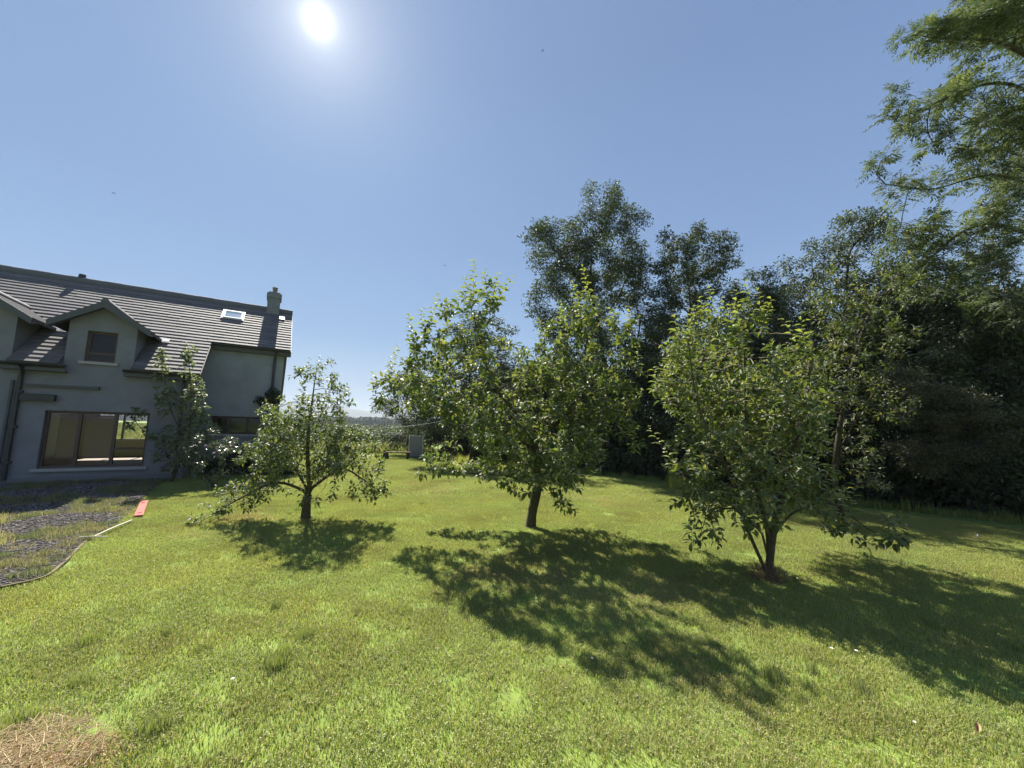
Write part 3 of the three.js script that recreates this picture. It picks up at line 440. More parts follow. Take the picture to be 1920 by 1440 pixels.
{
  const b = ground(993, 988), z = -b.z;
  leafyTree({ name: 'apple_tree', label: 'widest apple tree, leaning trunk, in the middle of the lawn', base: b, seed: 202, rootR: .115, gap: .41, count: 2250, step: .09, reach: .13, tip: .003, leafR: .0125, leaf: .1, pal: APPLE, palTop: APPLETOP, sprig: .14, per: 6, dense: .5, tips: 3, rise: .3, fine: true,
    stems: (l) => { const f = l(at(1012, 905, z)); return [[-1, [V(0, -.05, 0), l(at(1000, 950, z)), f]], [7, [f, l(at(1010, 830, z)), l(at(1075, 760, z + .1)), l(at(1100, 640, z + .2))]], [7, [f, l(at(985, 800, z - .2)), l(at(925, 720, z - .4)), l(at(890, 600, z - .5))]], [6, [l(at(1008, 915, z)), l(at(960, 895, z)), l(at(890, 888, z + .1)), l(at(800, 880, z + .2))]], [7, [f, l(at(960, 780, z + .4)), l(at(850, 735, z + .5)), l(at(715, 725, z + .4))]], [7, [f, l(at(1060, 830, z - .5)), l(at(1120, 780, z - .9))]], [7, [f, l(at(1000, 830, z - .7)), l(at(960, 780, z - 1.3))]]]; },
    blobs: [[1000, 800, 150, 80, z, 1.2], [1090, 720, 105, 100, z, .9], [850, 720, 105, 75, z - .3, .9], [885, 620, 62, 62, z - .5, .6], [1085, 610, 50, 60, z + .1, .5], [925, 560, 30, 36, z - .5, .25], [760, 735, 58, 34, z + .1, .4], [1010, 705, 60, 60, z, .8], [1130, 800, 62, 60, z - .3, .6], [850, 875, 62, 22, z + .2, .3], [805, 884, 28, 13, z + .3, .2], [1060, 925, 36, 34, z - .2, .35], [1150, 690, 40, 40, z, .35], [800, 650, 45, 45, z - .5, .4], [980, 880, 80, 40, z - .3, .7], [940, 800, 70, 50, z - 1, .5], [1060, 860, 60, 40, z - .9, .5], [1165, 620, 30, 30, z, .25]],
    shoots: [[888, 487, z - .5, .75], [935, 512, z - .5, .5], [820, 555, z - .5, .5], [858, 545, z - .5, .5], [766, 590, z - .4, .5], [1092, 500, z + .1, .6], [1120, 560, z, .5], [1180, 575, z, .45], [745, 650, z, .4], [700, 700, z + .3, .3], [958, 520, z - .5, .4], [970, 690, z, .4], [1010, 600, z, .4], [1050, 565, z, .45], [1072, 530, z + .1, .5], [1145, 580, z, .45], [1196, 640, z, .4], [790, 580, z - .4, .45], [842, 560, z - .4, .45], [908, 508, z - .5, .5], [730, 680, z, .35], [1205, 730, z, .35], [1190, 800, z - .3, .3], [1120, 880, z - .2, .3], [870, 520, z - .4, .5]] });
}
{
  const b = ground(1440, 1082), z = -b.z, PLUM = [[.12, .16, .02], [.095, .135, .02], [.155, .19, .025], [.07, .11, .02], [.22, .23, .045]];
  leafyTree({ name: 'fruit_tree', label: 'tall many stemmed fruit tree with upright shoots, nearest the camera on the right', base: b, seed: 303, rootR: .06, gap: .42, count: 2800, step: .08, reach: .11, tip: .0026, leafR: .0095, leaf: .084, pal: PLUM, palTop: APPLETOP, sprig: .13, per: 6, dense: .55, tips: 3, rise: .35, fine: true, wide: .5,
    stems: (l) => [[-1, [V(0, -.05, 0), l(at(1440, 1000, z)), l(at(1415, 900, z)), l(at(1400, 780, z)), l(at(1395, 640, z))]], [0, [V(.015, -.04, .02), l(at(1405, 1000, z - .05)), l(at(1370, 900, z - .15)), l(at(1310, 760, z - .2)), l(at(1290, 640, z - .1))]], [0, [V(-.02, -.04, .02), l(at(1452, 985, z)), l(at(1480, 880, z + .05)), l(at(1510, 740, z + .2)), l(at(1525, 640, z + .3))]], [3, [l(at(1440, 1020, z)), l(at(1490, 960, z + .1)), l(at(1560, 945, z + .1)), l(at(1625, 990, z - .1))]], [4, [l(at(1438, 1010, z)), l(at(1380, 955, z - .2)), l(at(1335, 960, z - .4))]]],
    blobs: [[1395, 765, 105, 85, z, .8], [1390, 855, 118, 88, z, .75], [1332, 640, 24, 62, z, .22], [1412, 625, 30, 70, z, .26], [1370, 665, 24, 40, z, .22], [1275, 695, 34, 52, z, .3], [1495, 740, 44, 110, z + .1, .5], [1500, 930, 40, 36, z - .1, .3], [1300, 880, 40, 50, z - .1, .35], [1320, 720, 80, 80, z + 1.5, .8], [1410, 780, 100, 80, z + 1.5, .8], [1330, 640, 60, 50, z + 1.9, .6], [1350, 955, 60, 42, z - .2, .45], [1325, 985, 30, 30, z - .35, .22], [1390, 930, 70, 45, z - .3, .4], [1620, 1000, 62, 24, z - .1, .25], [1520, 880, 30, 75, z - .2, .25], [1440, 960, 60, 35, z - .3, .4], [1255, 720, 30, 45, z, .25]],
    shoots: [[1330, 540, z, .55], [1398, 528, z, .6], [1420, 545, z, .5], [1265, 590, z, .45], [1500, 590, z, .4], [1612, 868, z, .45], [1525, 800, z - .3, .5], [1225, 690, z, .35], [1250, 640, z, .45], [1298, 575, z, .5], [1352, 560, z, .5], [1376, 545, z + .1, .5], [1445, 560, z, .5], [1470, 600, z, .45], [1240, 740, z, .35], [1215, 800, z, .3], [1310, 560, z + .2, .5], [1540, 690, z, .4], [1560, 780, z, .3]] });
  const d = foot(1568, 7.3), dz = 7.3;
  leafyTree({ name: 'fruit_tree', label: 'yellow green fruit tree standing behind and right of the many stemmed one', base: d, seed: 304, rootR: .07, bark: bark2, gap: .5, clump: .4, count: 1300, step: .1, reach: .135, tip: .003, leafR: .011, leaf: .088, pal: PLUM.map((c) => c.map((v) => v * .72)), palTop: PLUM, sprig: .15, per: 6, dense: .42, tips: 3, rise: .3, wide: .5,
    stems: (l) => [[-1, [V(0, -.05, 0), l(at(1566, 900, dz)), l(at(1575, 800, dz)), l(at(1600, 680, dz)), l(at(1640, 560, dz))]], [9, [l(at(1570, 850, dz)), l(at(1610, 780, dz - .3)), l(at(1650, 720, dz - .5))]]],
    blobs: [[1590, 650, 85, 80, dz, .9], [1650, 560, 62, 70, dz, .7], [1610, 760, 80, 42, dz, .8], [1560, 560, 55, 55, dz, .6], [1690, 500, 36, 40, dz, .4], [1540, 720, 50, 60, dz, .6], [1700, 590, 40, 50, dz - .2, .5], [1570, 840, 60, 50, dz, .5], [1610, 900, 46, 36, dz, .4], [1550, 930, 34, 28, dz - .2, .3]],
    shoots: [[1640, 462, dz, .6], [1695, 455, dz, .6], [1560, 480, dz, .5],  [1600, 500, dz, .5]] });
  const R = rng(9), C = new Leaves(); for (let k = 0; k < 150; k++) { const a = R() * 6.28, r = .15 * Math.sqrt(R()), p = V(b.x - .04 + Math.cos(a) * r, -.01, b.z + .06 + Math.sin(a) * r), e = p.clone().add(V((R() - .5) * .16, .05 + .15 * R(), (R() - .5) * .16)); C.twig(p, e, .0032, [.17, .1, .065]); }
  tag(part('dead_stalks', C.geometry(), std(1, 1, 1, .9, { vertexColors: true }), scene), 'reddish brown dead stalks round the foot of the many stemmed fruit tree', 'dead stalks');
}

// ------------------------------------------------------------------ trees and hedge behind
const OAK = [[.07, .095, .03], [.058, .08, .027], [.085, .112, .034], [.048, .068, .024]], DARK = [[.052, .072, .024], [.042, .06, .022], [.062, .082, .027]], ASH = [[.09, .122, .034], [.066, .094, .03], [.125, .15, .038]];
const SR = rng(400), sprayA = spray(SR, 64, .42, .085, .5, OAK, .7), sprayB = spray(SR, 60, .36, .075, .55, OAK, .6), sprayD = spray(SR, 70, .42, .09, .45, DARK, .7), sprayH = spray(SR, 64, .3, .055, .6, OAK, .6), ashA = pinnate(SR, 8, .26, .085, ASH);
bushyTree({ name: 'tall_tree', label: 'tallest tree of the background, pointed crown behind the middle apple tree', base: foot(1135, 15.5), seed: 1, trunkH: 4, rootR: .24, geo: sprayA, count: 620, step: .32, reach: .39,
  blobs: [[1135, 420, 52, 52, 15.5, 1.2], [1105, 400, 16, 40, 15.5, .5], [1145, 385, 22, 30, 15.5, .6], [1060, 470, 62, 45, 15.5, 1.3], [1010, 450, 26, 25, 15.5, .8], [1150, 530, 76, 70, 15.5, 1.6], [1190, 440, 28, 36, 15.5, .8], [1040, 560, 56, 60, 15.3, 1.4], [1090, 650, 95, 80, 15.5, 1.8], [1180, 660, 60, 60, 15.5, 1.2], [1090, 520, 60, 60, 15.5, 1.3], [1105, 368, 9, 24, 15.5, .3], [1147, 362, 11, 22, 15.3, .3], [1178, 392, 13, 22, 15.5, .4], [1072, 415, 14, 26, 15.5, .4], [990, 452, 16, 14, 15.5, .4], [1012, 425, 9, 16, 15.5, .3], [1214, 470, 12, 18, 15.5, .4], [985, 575, 14, 20, 15.5, .4]] });
bushyTree({ name: 'round_tree', label: 'dark round headed tree right of the tallest one', base: foot(1290, 14.5), seed: 2, gap: .32, trunkH: 3.2, rootR: .2, geo: sprayB, count: 480, step: .3, reach: .37,
  blobs: [[1300, 490, 76, 58, 14.5, 1.4], [1350, 510, 42, 45, 14.5, .9], [1240, 500, 26, 38, 14.5, .6], [1290, 570, 75, 60, 14.5, 1.4], [1310, 660, 90, 70, 14.5, 1.6], [1280, 750, 90, 70, 14, 1.4], [1225, 640, 46, 60, 14, 1.1], [1232, 570, 26, 40, 14.3, .8], [1380, 560, 30, 35, 14.5, .7], [1246, 452, 12, 18, 14.5, .3], [1342, 446, 18, 14, 14.5, .4], [1382, 486, 12, 16, 14.5, .3], [1300, 432, 14, 12, 14.5, .3], [1372, 520, 20, 20, 14.5, .4]], hue: [.8, .8, .8] });
bushyTree({ name: 'young_tree', label: 'small dark tree with a narrow tip in the gap of the tree line', base: foot(1430, 14.5), seed: 3, gap: .15, trunkH: 2.6, rootR: .14, geo: sprayB, count: 170, step: .3, reach: .38,
  blobs: [[1412, 515, 14, 22, 14.5, .4], [1430, 590, 58, 50, 14.5, 1], [1420, 690, 70, 70, 14.5, 1.2]], hue: [.75, .75, .75] });
bushyTree({ name: 'hedgerow_tree', label: 'loose crowned tree with a ragged top rising beside the overhanging ash', base: foot(1600, 10.5), seed: 4, trunkH: 2.4, rootR: .15, geo: sprayH, count: 620, step: .24, reach: .3, dense: 1,
  blobs: [[1600, 440, 60, 45, 10.5, .8], [1545, 500, 60, 52, 10.5, .9], [1500, 560, 42, 45, 10.5, .7], [1620, 540, 75, 65, 10.5, 1], [1550, 630, 95, 70, 10.3, 1.1], [1650, 420, 22, 26, 10.5, .4], [1470, 500, 18, 10, 10.5, .3], [1680, 640, 60, 60, 10.3, .8]] });
bushyTree({ name: 'ash_tree', label: 'large ash overhanging from the right edge with feathery leaves', base: V(12.6, 0, -7.6), seed: 5, geo: ashA, count: 1500, step: .26, reach: .3, rootR: .15, leafR: .04, dense: 1.7, size: .98, clump: .6, gap: .45, mat: LEAF,
  stems: (l) => { const t = [V(0, -.05, 0), V(-.1, 2.2, 0), V(-.3, 4.6, 0)]; return [[-1, t], [16, [t[2], l(at(2080, 250, 7.6)), l(at(1900, 90, 7.4)), l(at(1740, 70, 7.2))]], [15, [V(-.27, 4.3, 0), l(at(2060, 330, 7.4)), l(at(1900, 160, 7.2)), l(at(1680, 222, 7))]], [14, [V(-.24, 4, 0), l(at(2060, 430, 7.5)), l(at(1880, 330, 7.3)), l(at(1740, 355, 7.1)), l(at(1660, 345, 7))]], [12, [V(-.2, 3.4, 0), l(at(2050, 520, 7.5)), l(at(1850, 420, 7.3)), l(at(1700, 520, 7.2))]], [9, [V(-.1, 2.6, 0), l(at(2030, 600, 7.5)), l(at(1900, 560, 7.2))]]]; },
  blobs: [[1880, 60, 80, 36, 7.4, .7], [1790, 60, 62, 34, 7.2, .5], [1715, 78, 44, 26, 7.1, .4], [1690, 95, 24, 20, 7.1, .3], [1840, 165, 80, 32, 7.2, .5], [1760, 205, 62, 28, 7.1, .4], [1680, 212, 40, 22, 7, .3], [1800, 270, 52, 44, 7.1, .5], [1890, 240, 50, 60, 7.3, .6], [1660, 318, 24, 26, 7, .25], [1730, 350, 55, 18, 7.1, .3], [1850, 370, 80, 60, 7.2, .6], [1750, 430, 74, 34, 7.2, .5], [1850, 470, 90, 52, 7.3, .6], [1770, 520, 62, 34, 7.2, .5], [1910, 560, 55, 70, 7.3, .6], [2000, 300, 90, 150, 7.5, .8], [1960, 0, 120, 80, 7.5, .8], [1900, -90, 120, 60, 7.4, .7]] });
bushyTree({ name: 'dense_tree', label: 'dark thick tree under the ash at the right edge', base: foot(1870, 8.6), seed: 6, trunkH: .7, rootR: .12, geo: sprayD, mat: DARKLEAF, count: 620, step: .26, reach: .32, size: .9,
  blobs: [[1830, 640, 80, 55, 8.6, .9], [1920, 620, 70, 80, 8.6, .9], [1790, 720, 90, 60, 8.6, .9], [1900, 760, 110, 90, 8.5, 1], [1990, 700, 90, 150, 8.6, 1], [1880, 880, 130, 90, 8.3, 1], [1870, 960, 60, 40, 8.4, .6]] });
bushyTree({ name: 'hedgerow_bush', label: 'brownish sunlit bush low in the dark hedge on the right', base: foot(1750, 9.3), seed: 7, category: 'bush', trunkH: .8, rootR: .1, geo: sprayH, count: 520, step: .2, reach: .25, hue: [1.15, .85, .75], size: .9,
  blobs: [[1720, 770, 62, 34, 7.8, .5], [1800, 765, 72, 40, 7.8, .5], [1690, 720, 50, 34, 8, .5], [1850, 800, 60, 40, 7.7, .4], [1770, 850, 90, 50, 8.2, .6]] });
bushyTree({ name: 'hedge_tree', label: 'leafy tree behind the left half of the middle apple tree', base: foot(885, 17), seed: 8, trunkH: 2.2, rootR: .18, geo: sprayB, count: 380, step: .34, reach: .42,
  blobs: [[900, 640, 66, 46, 17, 1.3], [850, 690, 80, 60, 17, 1.5], [930, 700, 60, 60, 17, 1.2], [800, 730, 62, 50, 17.5, 1.2], [870, 780, 110, 55, 16.5, 1.5], [945, 640, 22, 34, 17, .6]] });
bushyTree({ name: 'tall_bush', label: 'tall dark bush standing behind the grey cabinet', base: foot(785, 22.5), seed: 9, category: 'bush', trunkH: 1, rootR: .12, geo: sprayD, count: 330, step: .34, reach: .42, hue: [1.2, 1.2, 1.25], mat: BGLEAF,
  blobs: [[770, 740, 38, 44, 22.5, 1.2], [740, 775, 22, 20, 22.5, .8], [820, 790, 60, 50, 22.5, 1.6], [770, 815, 45, 34, 22.5, 1.3], [712, 768, 14, 5, 22.5, .3], [850, 830, 50, 36, 21, 1.2]] });
bushyTree({ name: 'broadleaf_tree', label: 'dark full tree filling the gap between the round tree and the ragged topped one', base: foot(1470, 13), seed: 21, gap: .2, trunkH: 2, rootR: .16, geo: sprayB, count: 420, step: .3, reach: .38,
  blobs: [[1450, 590, 60, 45, 13, 1], [1425, 530, 22, 26, 13, .5], [1470, 545, 22, 20, 13, .5], [1520, 620, 70, 60, 13, 1.1], [1400, 650, 70, 60, 13, 1.1], [1480, 700, 110, 70, 12.5, 1.3], [1580, 680, 80, 60, 12.5, 1.1], [1370, 720, 70, 70, 12.5, 1.1]], hue: [.75, .75, .75] });
bushyTree({ name: 'broadleaf_tree', label: 'dark tree standing under the ash and right of the ragged topped tree', base: foot(1730, 10.5), seed: 22, gap: .25, trunkH: 1.6, rootR: .14, geo: sprayD, mat: DARKLEAF, count: 520, step: .27, reach: .34,
  blobs: [[1690, 570, 50, 50, 10.5, .8], [1760, 590, 60, 40, 10.5, .8], [1720, 650, 90, 60, 10.3, 1], [1800, 640, 70, 50, 10.2, .9], [1660, 700, 80, 60, 10.3, 1]] });
{ // the hedge: dark bushes that have grown together
  const R = rng(50), A = V(11.5, 0, -6.1), B = V(-3.6, 0, -21.5), t = thing('hedge', 'long dark overgrown hedge along the right side of the lawn', 'hedge', V(4, 0, -12.5)), list = [], dir = V().subVectors(B, A), stem = [];
  for (let k = 0; k < 9500; k++) { const f = R(), w = R() * 1.7, h = Math.pow(R(), 1.1) * (3.5 + 1.9 * fbm(f * 9, 2, 2)), bulge = .35 * Math.sin(h * 1.1) + .5 * fbm(f * 14, h, 2); const p = A.clone().addScaledVector(dir, f).add(V(.75, 0, -.66).multiplyScalar(.45 + w * 2.4 - bulge)); p.y = h; list.push(p); }
  const im = new THREE.InstancedMesh(sprayD, DARKLEAF, list.length), m = new THREE.Matrix4(), q = new THREE.Quaternion(), e = new THREE.Euler(), col = new THREE.Color();
  list.forEach((p, i) => { e.set((R() - .5), R() * 6.28, (R() - .5)); const s = .8 + .7 * R(); m.compose(p.sub(t.position), q.setFromEuler(e), V(s, s, s)); im.setMatrixAt(i, m); const v = .6 + .6 * R(); im.setColorAt(i, col.setRGB(v * 1.05, v, v)); });
  im.name = 'foliage'; im.userData.kind = 'stuff'; t.add(im); im.castShadow = im.receiveShadow = true;
  for (let k = 0; k < 34; k++) { const p = A.clone().addScaledVector(dir, (k + R()) / 34).add(V(.75, 0, -.66).multiplyScalar(1 + .8 * R())).sub(t.position), c = new THREE.CatmullRomCurve3([p, p.clone().add(V((R() - .5) * .4, 1, (R() - .5) * .4)), p.clone().add(V((R() - .5) * 1, 2.6, (R() - .5) * 1))]); stem.push(new THREE.TubeGeometry(c, 6, .03 + .03 * R(), 6)); }
  part('stems', mergeGeometries(stem), bark2, t);
  const tall = []; for (let k = 0; k < 420; k++) { const f = R(), p = A.clone().addScaledVector(dir, f).add(V(.75, 0, -.66).multiplyScalar(-.25 + .7 * R())); tall.push([p.x, 0, p.z, .8 + R(), 2 + 4.5 * R() * R(), [.8, .85, .9]]); }
  for (const [px, py, n] of [[1268, 915, 14], [870, 868, 22], [915, 876, 16], [840, 862, 10]]) for (let k = 0; k < n; k++) { const p = ground(px + 24 * (R() - .5), py + 6 * (R() - .5)); tall.push([p.x, 0, p.z, .8 + .5 * R(), 5 + 4 * R(), [1.05, 1, .9]]); }
  scatter('long_grass', patch(R, 70, .16, .025, .075, .003, GREEN, .5), GRASS, tall, 'long uncut grass at the foot of the hedge', 'grass');
}

// ------------------------------------------------------------------ planting by the house
{
  const MAPLE = [[.15, .195, .06], [.12, .165, .055], [.18, .22, .07]], w = house3(2.35, 0, .75), z = -w.z;
  leafyTree({ name: 'sapling', label: 'two spired sapling with level leaves growing against the house wall', base: V(w.x, 0, w.z), seed: 404, rootR: .045, gap: .3, count: 900, step: .085, reach: .11, tip: .003, leafR: .014, leaf: .115, pal: MAPLE, sprig: .07, per: 4, dense: .6, tips: 2, rise: .1, wide: .7, crook: .2, lift: .1,
    stems: (l) => [[-1, [V(0, -.05, 0), l(at(345, 840, z)), l(at(318, 760, z)), l(at(305, 690, z)), l(at(300, 662, z))]], [2, [V(0, .2, 0), l(at(352, 820, z)), l(at(358, 740, z)), l(at(352, 655, z))]], [4, [V(0, .4, 0), l(at(300, 830, z)), l(at(262, 800, z + .1)), l(at(236, 762, z + .1))]]],
    blobs: [[303, 690, 12, 34, z, .16], [314, 750, 18, 36, z, .22], [352, 680, 13, 34, z, .16], [362, 755, 24, 42, z, .28], [345, 825, 52, 32, z, .5], [252, 788, 20, 22, z + .1, .2], [375, 800, 30, 30, z, .3], [340, 860, 50, 26, z, .5]], shoots: [[303, 652, z, .45], [350, 642, z, .45], [296, 668, z, .3], [360, 660, z, .3]] });
  const RH = [[.08, .11, .035], [.10, .13, .045], [.06, .085, .03], [.12, .14, .06]], r = ground(400, 914), rz = -r.z, t = leafyTree({ name: 'flowering_bush', label: 'glossy bush with a few pale pink blooms beside the drive', category: 'bush', base: r, seed: 505, rootR: .05, count: 380, step: .1, reach: .14, leafR: .013, leaf: .1, pal: RH, sprig: .09, per: 6, dense: .5, tips: 3, rise: .3, wide: .38, mat: leafMat(.25, 1, .22),
    stems: () => [[-1, [V(0, -.05, 0), V(-.02, .2, 0), V(.05, .4, 0)]], [1, [V(0, .05, 0), V(-.25, .35, .05), V(-.5, .6, .1)]], [1, [V(0, .05, 0), V(.25, .35, 0), V(.55, .6, .05)]]],
    blobs: [[375, 850, 42, 30, rz, .45], [425, 850, 40, 26, rz, .45], [395, 830, 34, 22, rz, .4], [350, 845, 20, 20, rz, .3], [400, 885, 48, 22, rz, .4], [445, 880, 18, 18, rz, .2]] });
  const R = rng(6), FC = new Leaves(); for (const [px, py] of [[345, 841], [358, 838], [386, 836], [405, 842], [418, 838], [432, 836], [402, 850], [368, 850], [449, 850], [375, 830]]) { const c = at(px, py, rz - .4).sub(r); for (let k = 0; k < 9; k++) { const d = rdir(R); d.y = Math.abs(d.y); FC.leaf(c.clone().addScaledVector(d, .008), d, V(0, 1, .1).addScaledVector(rdir(R), .3).normalize(), .03, .026, R() < .35 ? [.62, .3, .33] : [.72, .6, .58], .3, .3); } }
  part('flowers', FC.geometry(), leafMat(.35, .1, .5), t);
  const k = house3(3.5, 0, -.7); bushyTree({ name: 'dark_shrub', label: 'dark shrub under the low window behind the first apple tree', category: 'bush', base: V(k.x, 0, k.z), seed: 10, trunkH: .4, rootR: .06, geo: spray(SR, 60, .26, .07, .5, DARK, .7), mat: DARKLEAF, count: 420, step: .16, reach: .2,
    blobs: [[460, 850, 55, 40, -k.z, .5], [510, 860, 40, 60, -k.z, .5], [430, 870, 40, 40, -k.z + .1, .5]] });
  const c = house3(4.55, 0, -1.3), cz = -c.z; bushyTree({ name: 'climber', label: 'dark climbing plant on the right corner of the house', category: 'climber', base: V(c.x, 0, c.z), seed: 12, trunkH: 1.2, rootR: .04, geo: spray(SR, 40, .16, .055, .6, DARK, .6), mat: DARKLEAF, count: 420, step: .12, reach: .15,
    blobs: [[515, 722, 10, 20, cz, .14], [510, 755, 18, 28, cz, .2], [506, 800, 26, 38, cz, .25], [506, 850, 28, 40, cz, .28]] });
}

// ------------------------------------------------------------------ things at the far end of the lawn
{
  const p = ground(777, 858), s = -p.z / F, t = thing('metal_cabinet', 'upright grey cabinet with pale corner posts at the far end of the lawn', 'cabinet', V(p.x, 0, p.z - .25), .18), w = .32, h = 1.1;
  part('body', box(-w, w, .04, h - .02, -.28, .28), std(.2, .21, .23, .5, { bumpMap: grain, bumpScale: .002 }), t);
  for (const x of [-w - .02, w + .02]) part('corner_post', box(x - .02, x + .02, 0, h + .07, .24, .3), std(.62, .6, .55, .7), t);
  part('door', box(-w + .04, w - .04, .1, h - .08, .281, .292), std(.23, .24, .26, .5), t);
  part('base', box(-w - .01, w + .01, 0, .039, -.29, .29), M.black, t);
  const a = ground(722, 860), b = thing('low_bench', 'low plank on dark block legs left of the grey cabinet', 'bench', V(a.x + .02, 0, a.z), .1);
  part('leg', new THREE.CylinderGeometry(.12, .17, .3, 8).translate(0, .15, 0), std(.05, .045, .05, .9), b); part('leg', box(1, 1.1, 0, .3, -.12, .12), std(.06, .05, .045, .9), b);
  part('plank', box(.02, 1.2, .301, .34, -.14, .14), std(.42, .38, .31, .9, { map: barkTex }), b);
  const l0 = house3(4.72, 1.72, -2.2), r0 = at(838, 788, 13), line = (q, r, sag, rad, label) => { const pts = []; for (let k = 0; k <= 20; k++) { const f = k / 20; pts.push(q.clone().lerp(r, f).add(V(0, -sag * 4 * f * (1 - f), 0))); } tag(part(numbered('clothes_line'), new THREE.TubeGeometry(new THREE.CatmullRomCurve3(pts), 40, rad, 5), std(.4, .4, .39, .8), scene), label, 'clothes line'); };
  line(l0, r0, .3, .005, 'sagging pale clothes line running from the house to the trees');
  line(house3(4.72, 1.5, -2.6), at(790, 818, 15), .02, .004, 'lower nearly level clothes line ending by the grey cabinet');
}

// ------------------------------------------------------------------ beyond: bushes, wood, hill
{
  const R = rng(60), far = spray(R, 70, .5, .13, .6, OAK, .8);
  const mk = (name, label, list, hue) => { const im = new THREE.InstancedMesh(far, BGLEAF, list.length), m = new THREE.Matrix4(), q = new THREE.Quaternion(), col = new THREE.Color(); list.forEach(([p, s], i) => { q.setFromEuler(new THREE.Euler((R() - .5) * .6, R() * 6.28, (R() - .5) * .6)); m.compose(p, q, V(s, s, s)); im.setMatrixAt(i, m); const v = .7 + .5 * R(); im.setColorAt(i, col.setRGB(v * hue[0], v * hue[1], v * hue[2])); }); im.name = name; im.castShadow = im.receiveShadow = true; scene.add(im); tag(im, label, 'bushes', null, 'stuff'); };
  const scrub = [], row = [];
  for (let k = 0; k < 900; k++) { const z = 26 + 16 * R(), px = 430 + 330 * R(), p = at(px, 800, z); p.y = R() * (.5 + 1.1 * fbm(px * .02, z * .2, 2)); scrub.push([p, .9 + .7 * R()]); }
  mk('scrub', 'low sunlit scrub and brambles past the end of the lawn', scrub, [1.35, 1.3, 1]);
  for (let k = 0; k < 2600; k++) { const z = 75 + 130 * R() * R(), px = 330 + 520 * R(), p = at(px, 800, z); p.y = R() * (.8 + 1.2 * fbm(px * .03, z * .05, 2)); if (fbm(px * .01, z * .03, 2) < .42) continue; row.push([p, 1.4 + 1.3 * R()]); }
  mk('field_hedges', 'hedgerow bushes dividing the fields in the distance', row, [.8, .85, .85]);
  // wood: crowns of cones and domes too far to tell apart
  const c = new THREE.IcosahedronGeometry(1, 2), q = c.attributes.position; for (let i = 0; i < q.count; i++) { const f = .75 + .5 * noise(q.getX(i) * 3 + 9, q.getY(i) * 3 + q.getZ(i) * 2); q.setXYZ(i, q.getX(i) * f, q.getY(i) * f * 1.25, q.getZ(i) * f); } c.computeVertexNormals();
  const wood = []; for (let k = 0; k < 2600; k++) { const z = 560 + 420 * R(), x = z * (-1.15 + 1.5 * R()), h = 5 + 5 * R(), v = .6 + .7 * R(); wood.push([x, h * .5 + (z - 560) * .016, -z, h * .6, h * .8, [.045 * v, .065 * v, .03 * v]]); }
  scatter('distant_wood', c, std(1, 1, 1, 1), wood, 'dark band of distant woodland under the hill', 'wood');
  // hill
  const pos = [], idx = [], N = 90, K = 14, prof = (az) => { const d = (az + 31) / 9; return 150 * Math.exp(-d * d * (d > 0 ? .45 : .12)) + 46 * Math.exp(-Math.pow((az + 8) / 22, 2)) + 26 * fbm(az * .11 + 4, 1, 3); };
  for (let i = 0; i <= N; i++) for (let j = 0; j <= K; j++) { const az = -75 + 130 * i / N, a = az * Math.PI / 180, f = j / K, r = 2300 + 1700 * f, bump = Math.sin(f * Math.PI * .5); pos.push(Math.sin(a) * r, prof(az) * bump * (r / 3700) * (1 + .05 * (fbm(az * .4, f * 7, 3) - .5)) - 4, -Math.cos(a) * r); }
  for (let i = 0; i < N; i++) for (let j = 0; j < K; j++) { const a = i * (K + 1) + j, b = a + K + 1; idx.push(a, b, a + 1, a + 1, b, b + 1); }
  const g = new THREE.BufferGeometry(); g.setAttribute('position', new THREE.Float32BufferAttribute(pos, 3)); g.setIndex(idx); g.computeVertexNormals();
  structure('hill', g, std(.045, .065, .06, 1, { side: THREE.DoubleSide }), 'long blue hill on the horizon');
}

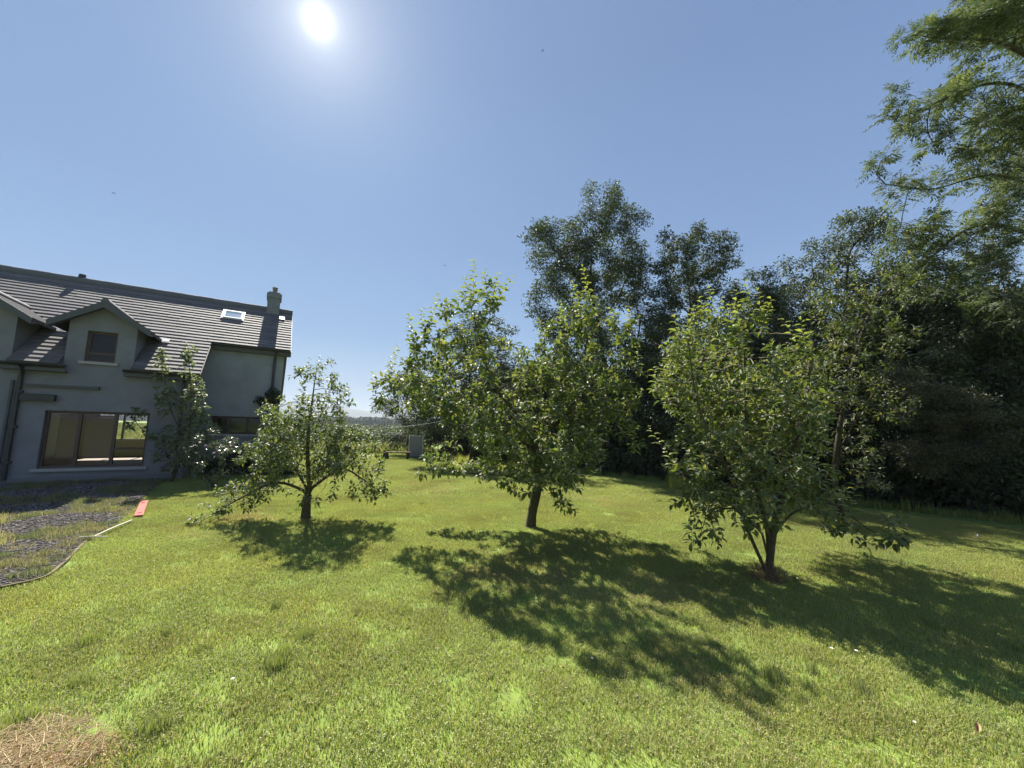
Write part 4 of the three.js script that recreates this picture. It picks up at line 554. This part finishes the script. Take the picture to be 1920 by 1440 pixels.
// ------------------------------------------------------------------ small things
{
  const R = rng(70), daisy = (p) => {
    const t = thing('daisy', 'small white daisy open in the mown lawn', 'flower', V(p.x, .04 + lift(p.x, p.z), p.z), R() * 6, 'daisies scattered over the lawn'), C = new Leaves();
    for (let k = 0; k < 13; k++) { const a = k / 13 * 6.283; C.leaf(V(Math.cos(a) * .004, 0, Math.sin(a) * .004), V(Math.cos(a), .25, Math.sin(a)).normalize(), V(0, 1, 0), .015, .006, [.82, .82, .8], .1, .1); }
    part('petals', C.geometry(), std(1, 1, 1, .8, { vertexColors: true, side: THREE.DoubleSide }), t); part('centre', new THREE.SphereGeometry(.0045, 8, 5).scale(1, .6, 1).translate(0, .002, 0), std(.75, .5, .04, .8), t); part('stalk', new THREE.CylinderGeometry(.0012, .0012, .05, 4).translate(0, -.026, 0), std(.12, .2, .04, .9), t); return t; };
  const spots = [[872, 957], [870, 977], [812, 991], [866, 996], [1052, 958], [1598, 1076], [1603, 1083], [1732, 1000], [1748, 1001], [1769, 1006], [1757, 1022], [1768, 1024], [1795, 1029], [898, 1064], [1663, 1080], [1560, 1228], [1606, 1232], [435, 1286], [1716, 1368], [217, 1046], [1110, 1241], [1495, 1090]].map(([a, b]) => ground(a, b));
  const first = daisy(spots[0]); first.scale.setScalar(.6); spots.slice(1).forEach((p) => { const c = first.clone(); c.name = numbered('daisy'); c.position.set(p.x, .04 + lift(p.x, p.z), p.z); c.rotation.y = R() * 6; const s = .35 + .3 * R(); c.scale.set(s, s, s); scene.add(c); });
  const dl = (px, py, len, col, label) => { const p = ground(px, py), C = new Leaves(); C.leaf(V(0, 0, 0), V(.7, .1, -.7).normalize(), V(.1, 1, .2).normalize(), len, len * .45, col, -.35, 1.2, true); const m = part(numbered('fallen_leaf'), C.geometry(), std(1, 1, 1, .8, { vertexColors: true, side: THREE.DoubleSide }), scene); m.position.set(p.x, .055, p.z); tag(m, label, 'leaf'); };
  dl(1836, 1396, .06, [.36, .2, .08], 'curled dry orange brown leaf on the grass near the bottom right'); dl(1832, 1014, .085, [.5, .5, .42], 'pale upturned leaf in front of the dark hedge'); dl(880, 958, .05, [.6, .62, .42], 'pale fallen leaf left of the middle apple trunk');
  const bird = (px, py, z, label, tilt) => { const p = at(px, py, z), t = thing('bird', label, 'bird', p, tilt); part('body', new THREE.SphereGeometry(.03, 10, 7).scale(1, .8, 3.2), M.black, t); for (const s of [-1, 1]) { const w = new THREE.Shape([[0, .05], [.1 * s, .03], [.22 * s, -.06], [.09 * s, -.03], [0, -.03]].map(([x, y]) => new THREE.Vector2(x, y))); part('wing', new THREE.ExtrudeGeometry(w, { depth: .008, bevelEnabled: false }).rotateX(-Math.PI / 2).rotateZ(.25 * s), M.black, t); } part('tail', box(-.018, .018, -.004, .004, .08, .16), M.black, t); };
  bird(213, 362, 34, 'tiny dark bird high above the left roof', .9); bird(1017, 95, 38, 'tiny dark bird high to the right of the sun', 2.2); bird(834, 498, 42, 'tiny dark bird just left of the apple tree top', .3);
}
renderer.render(scene, camera);
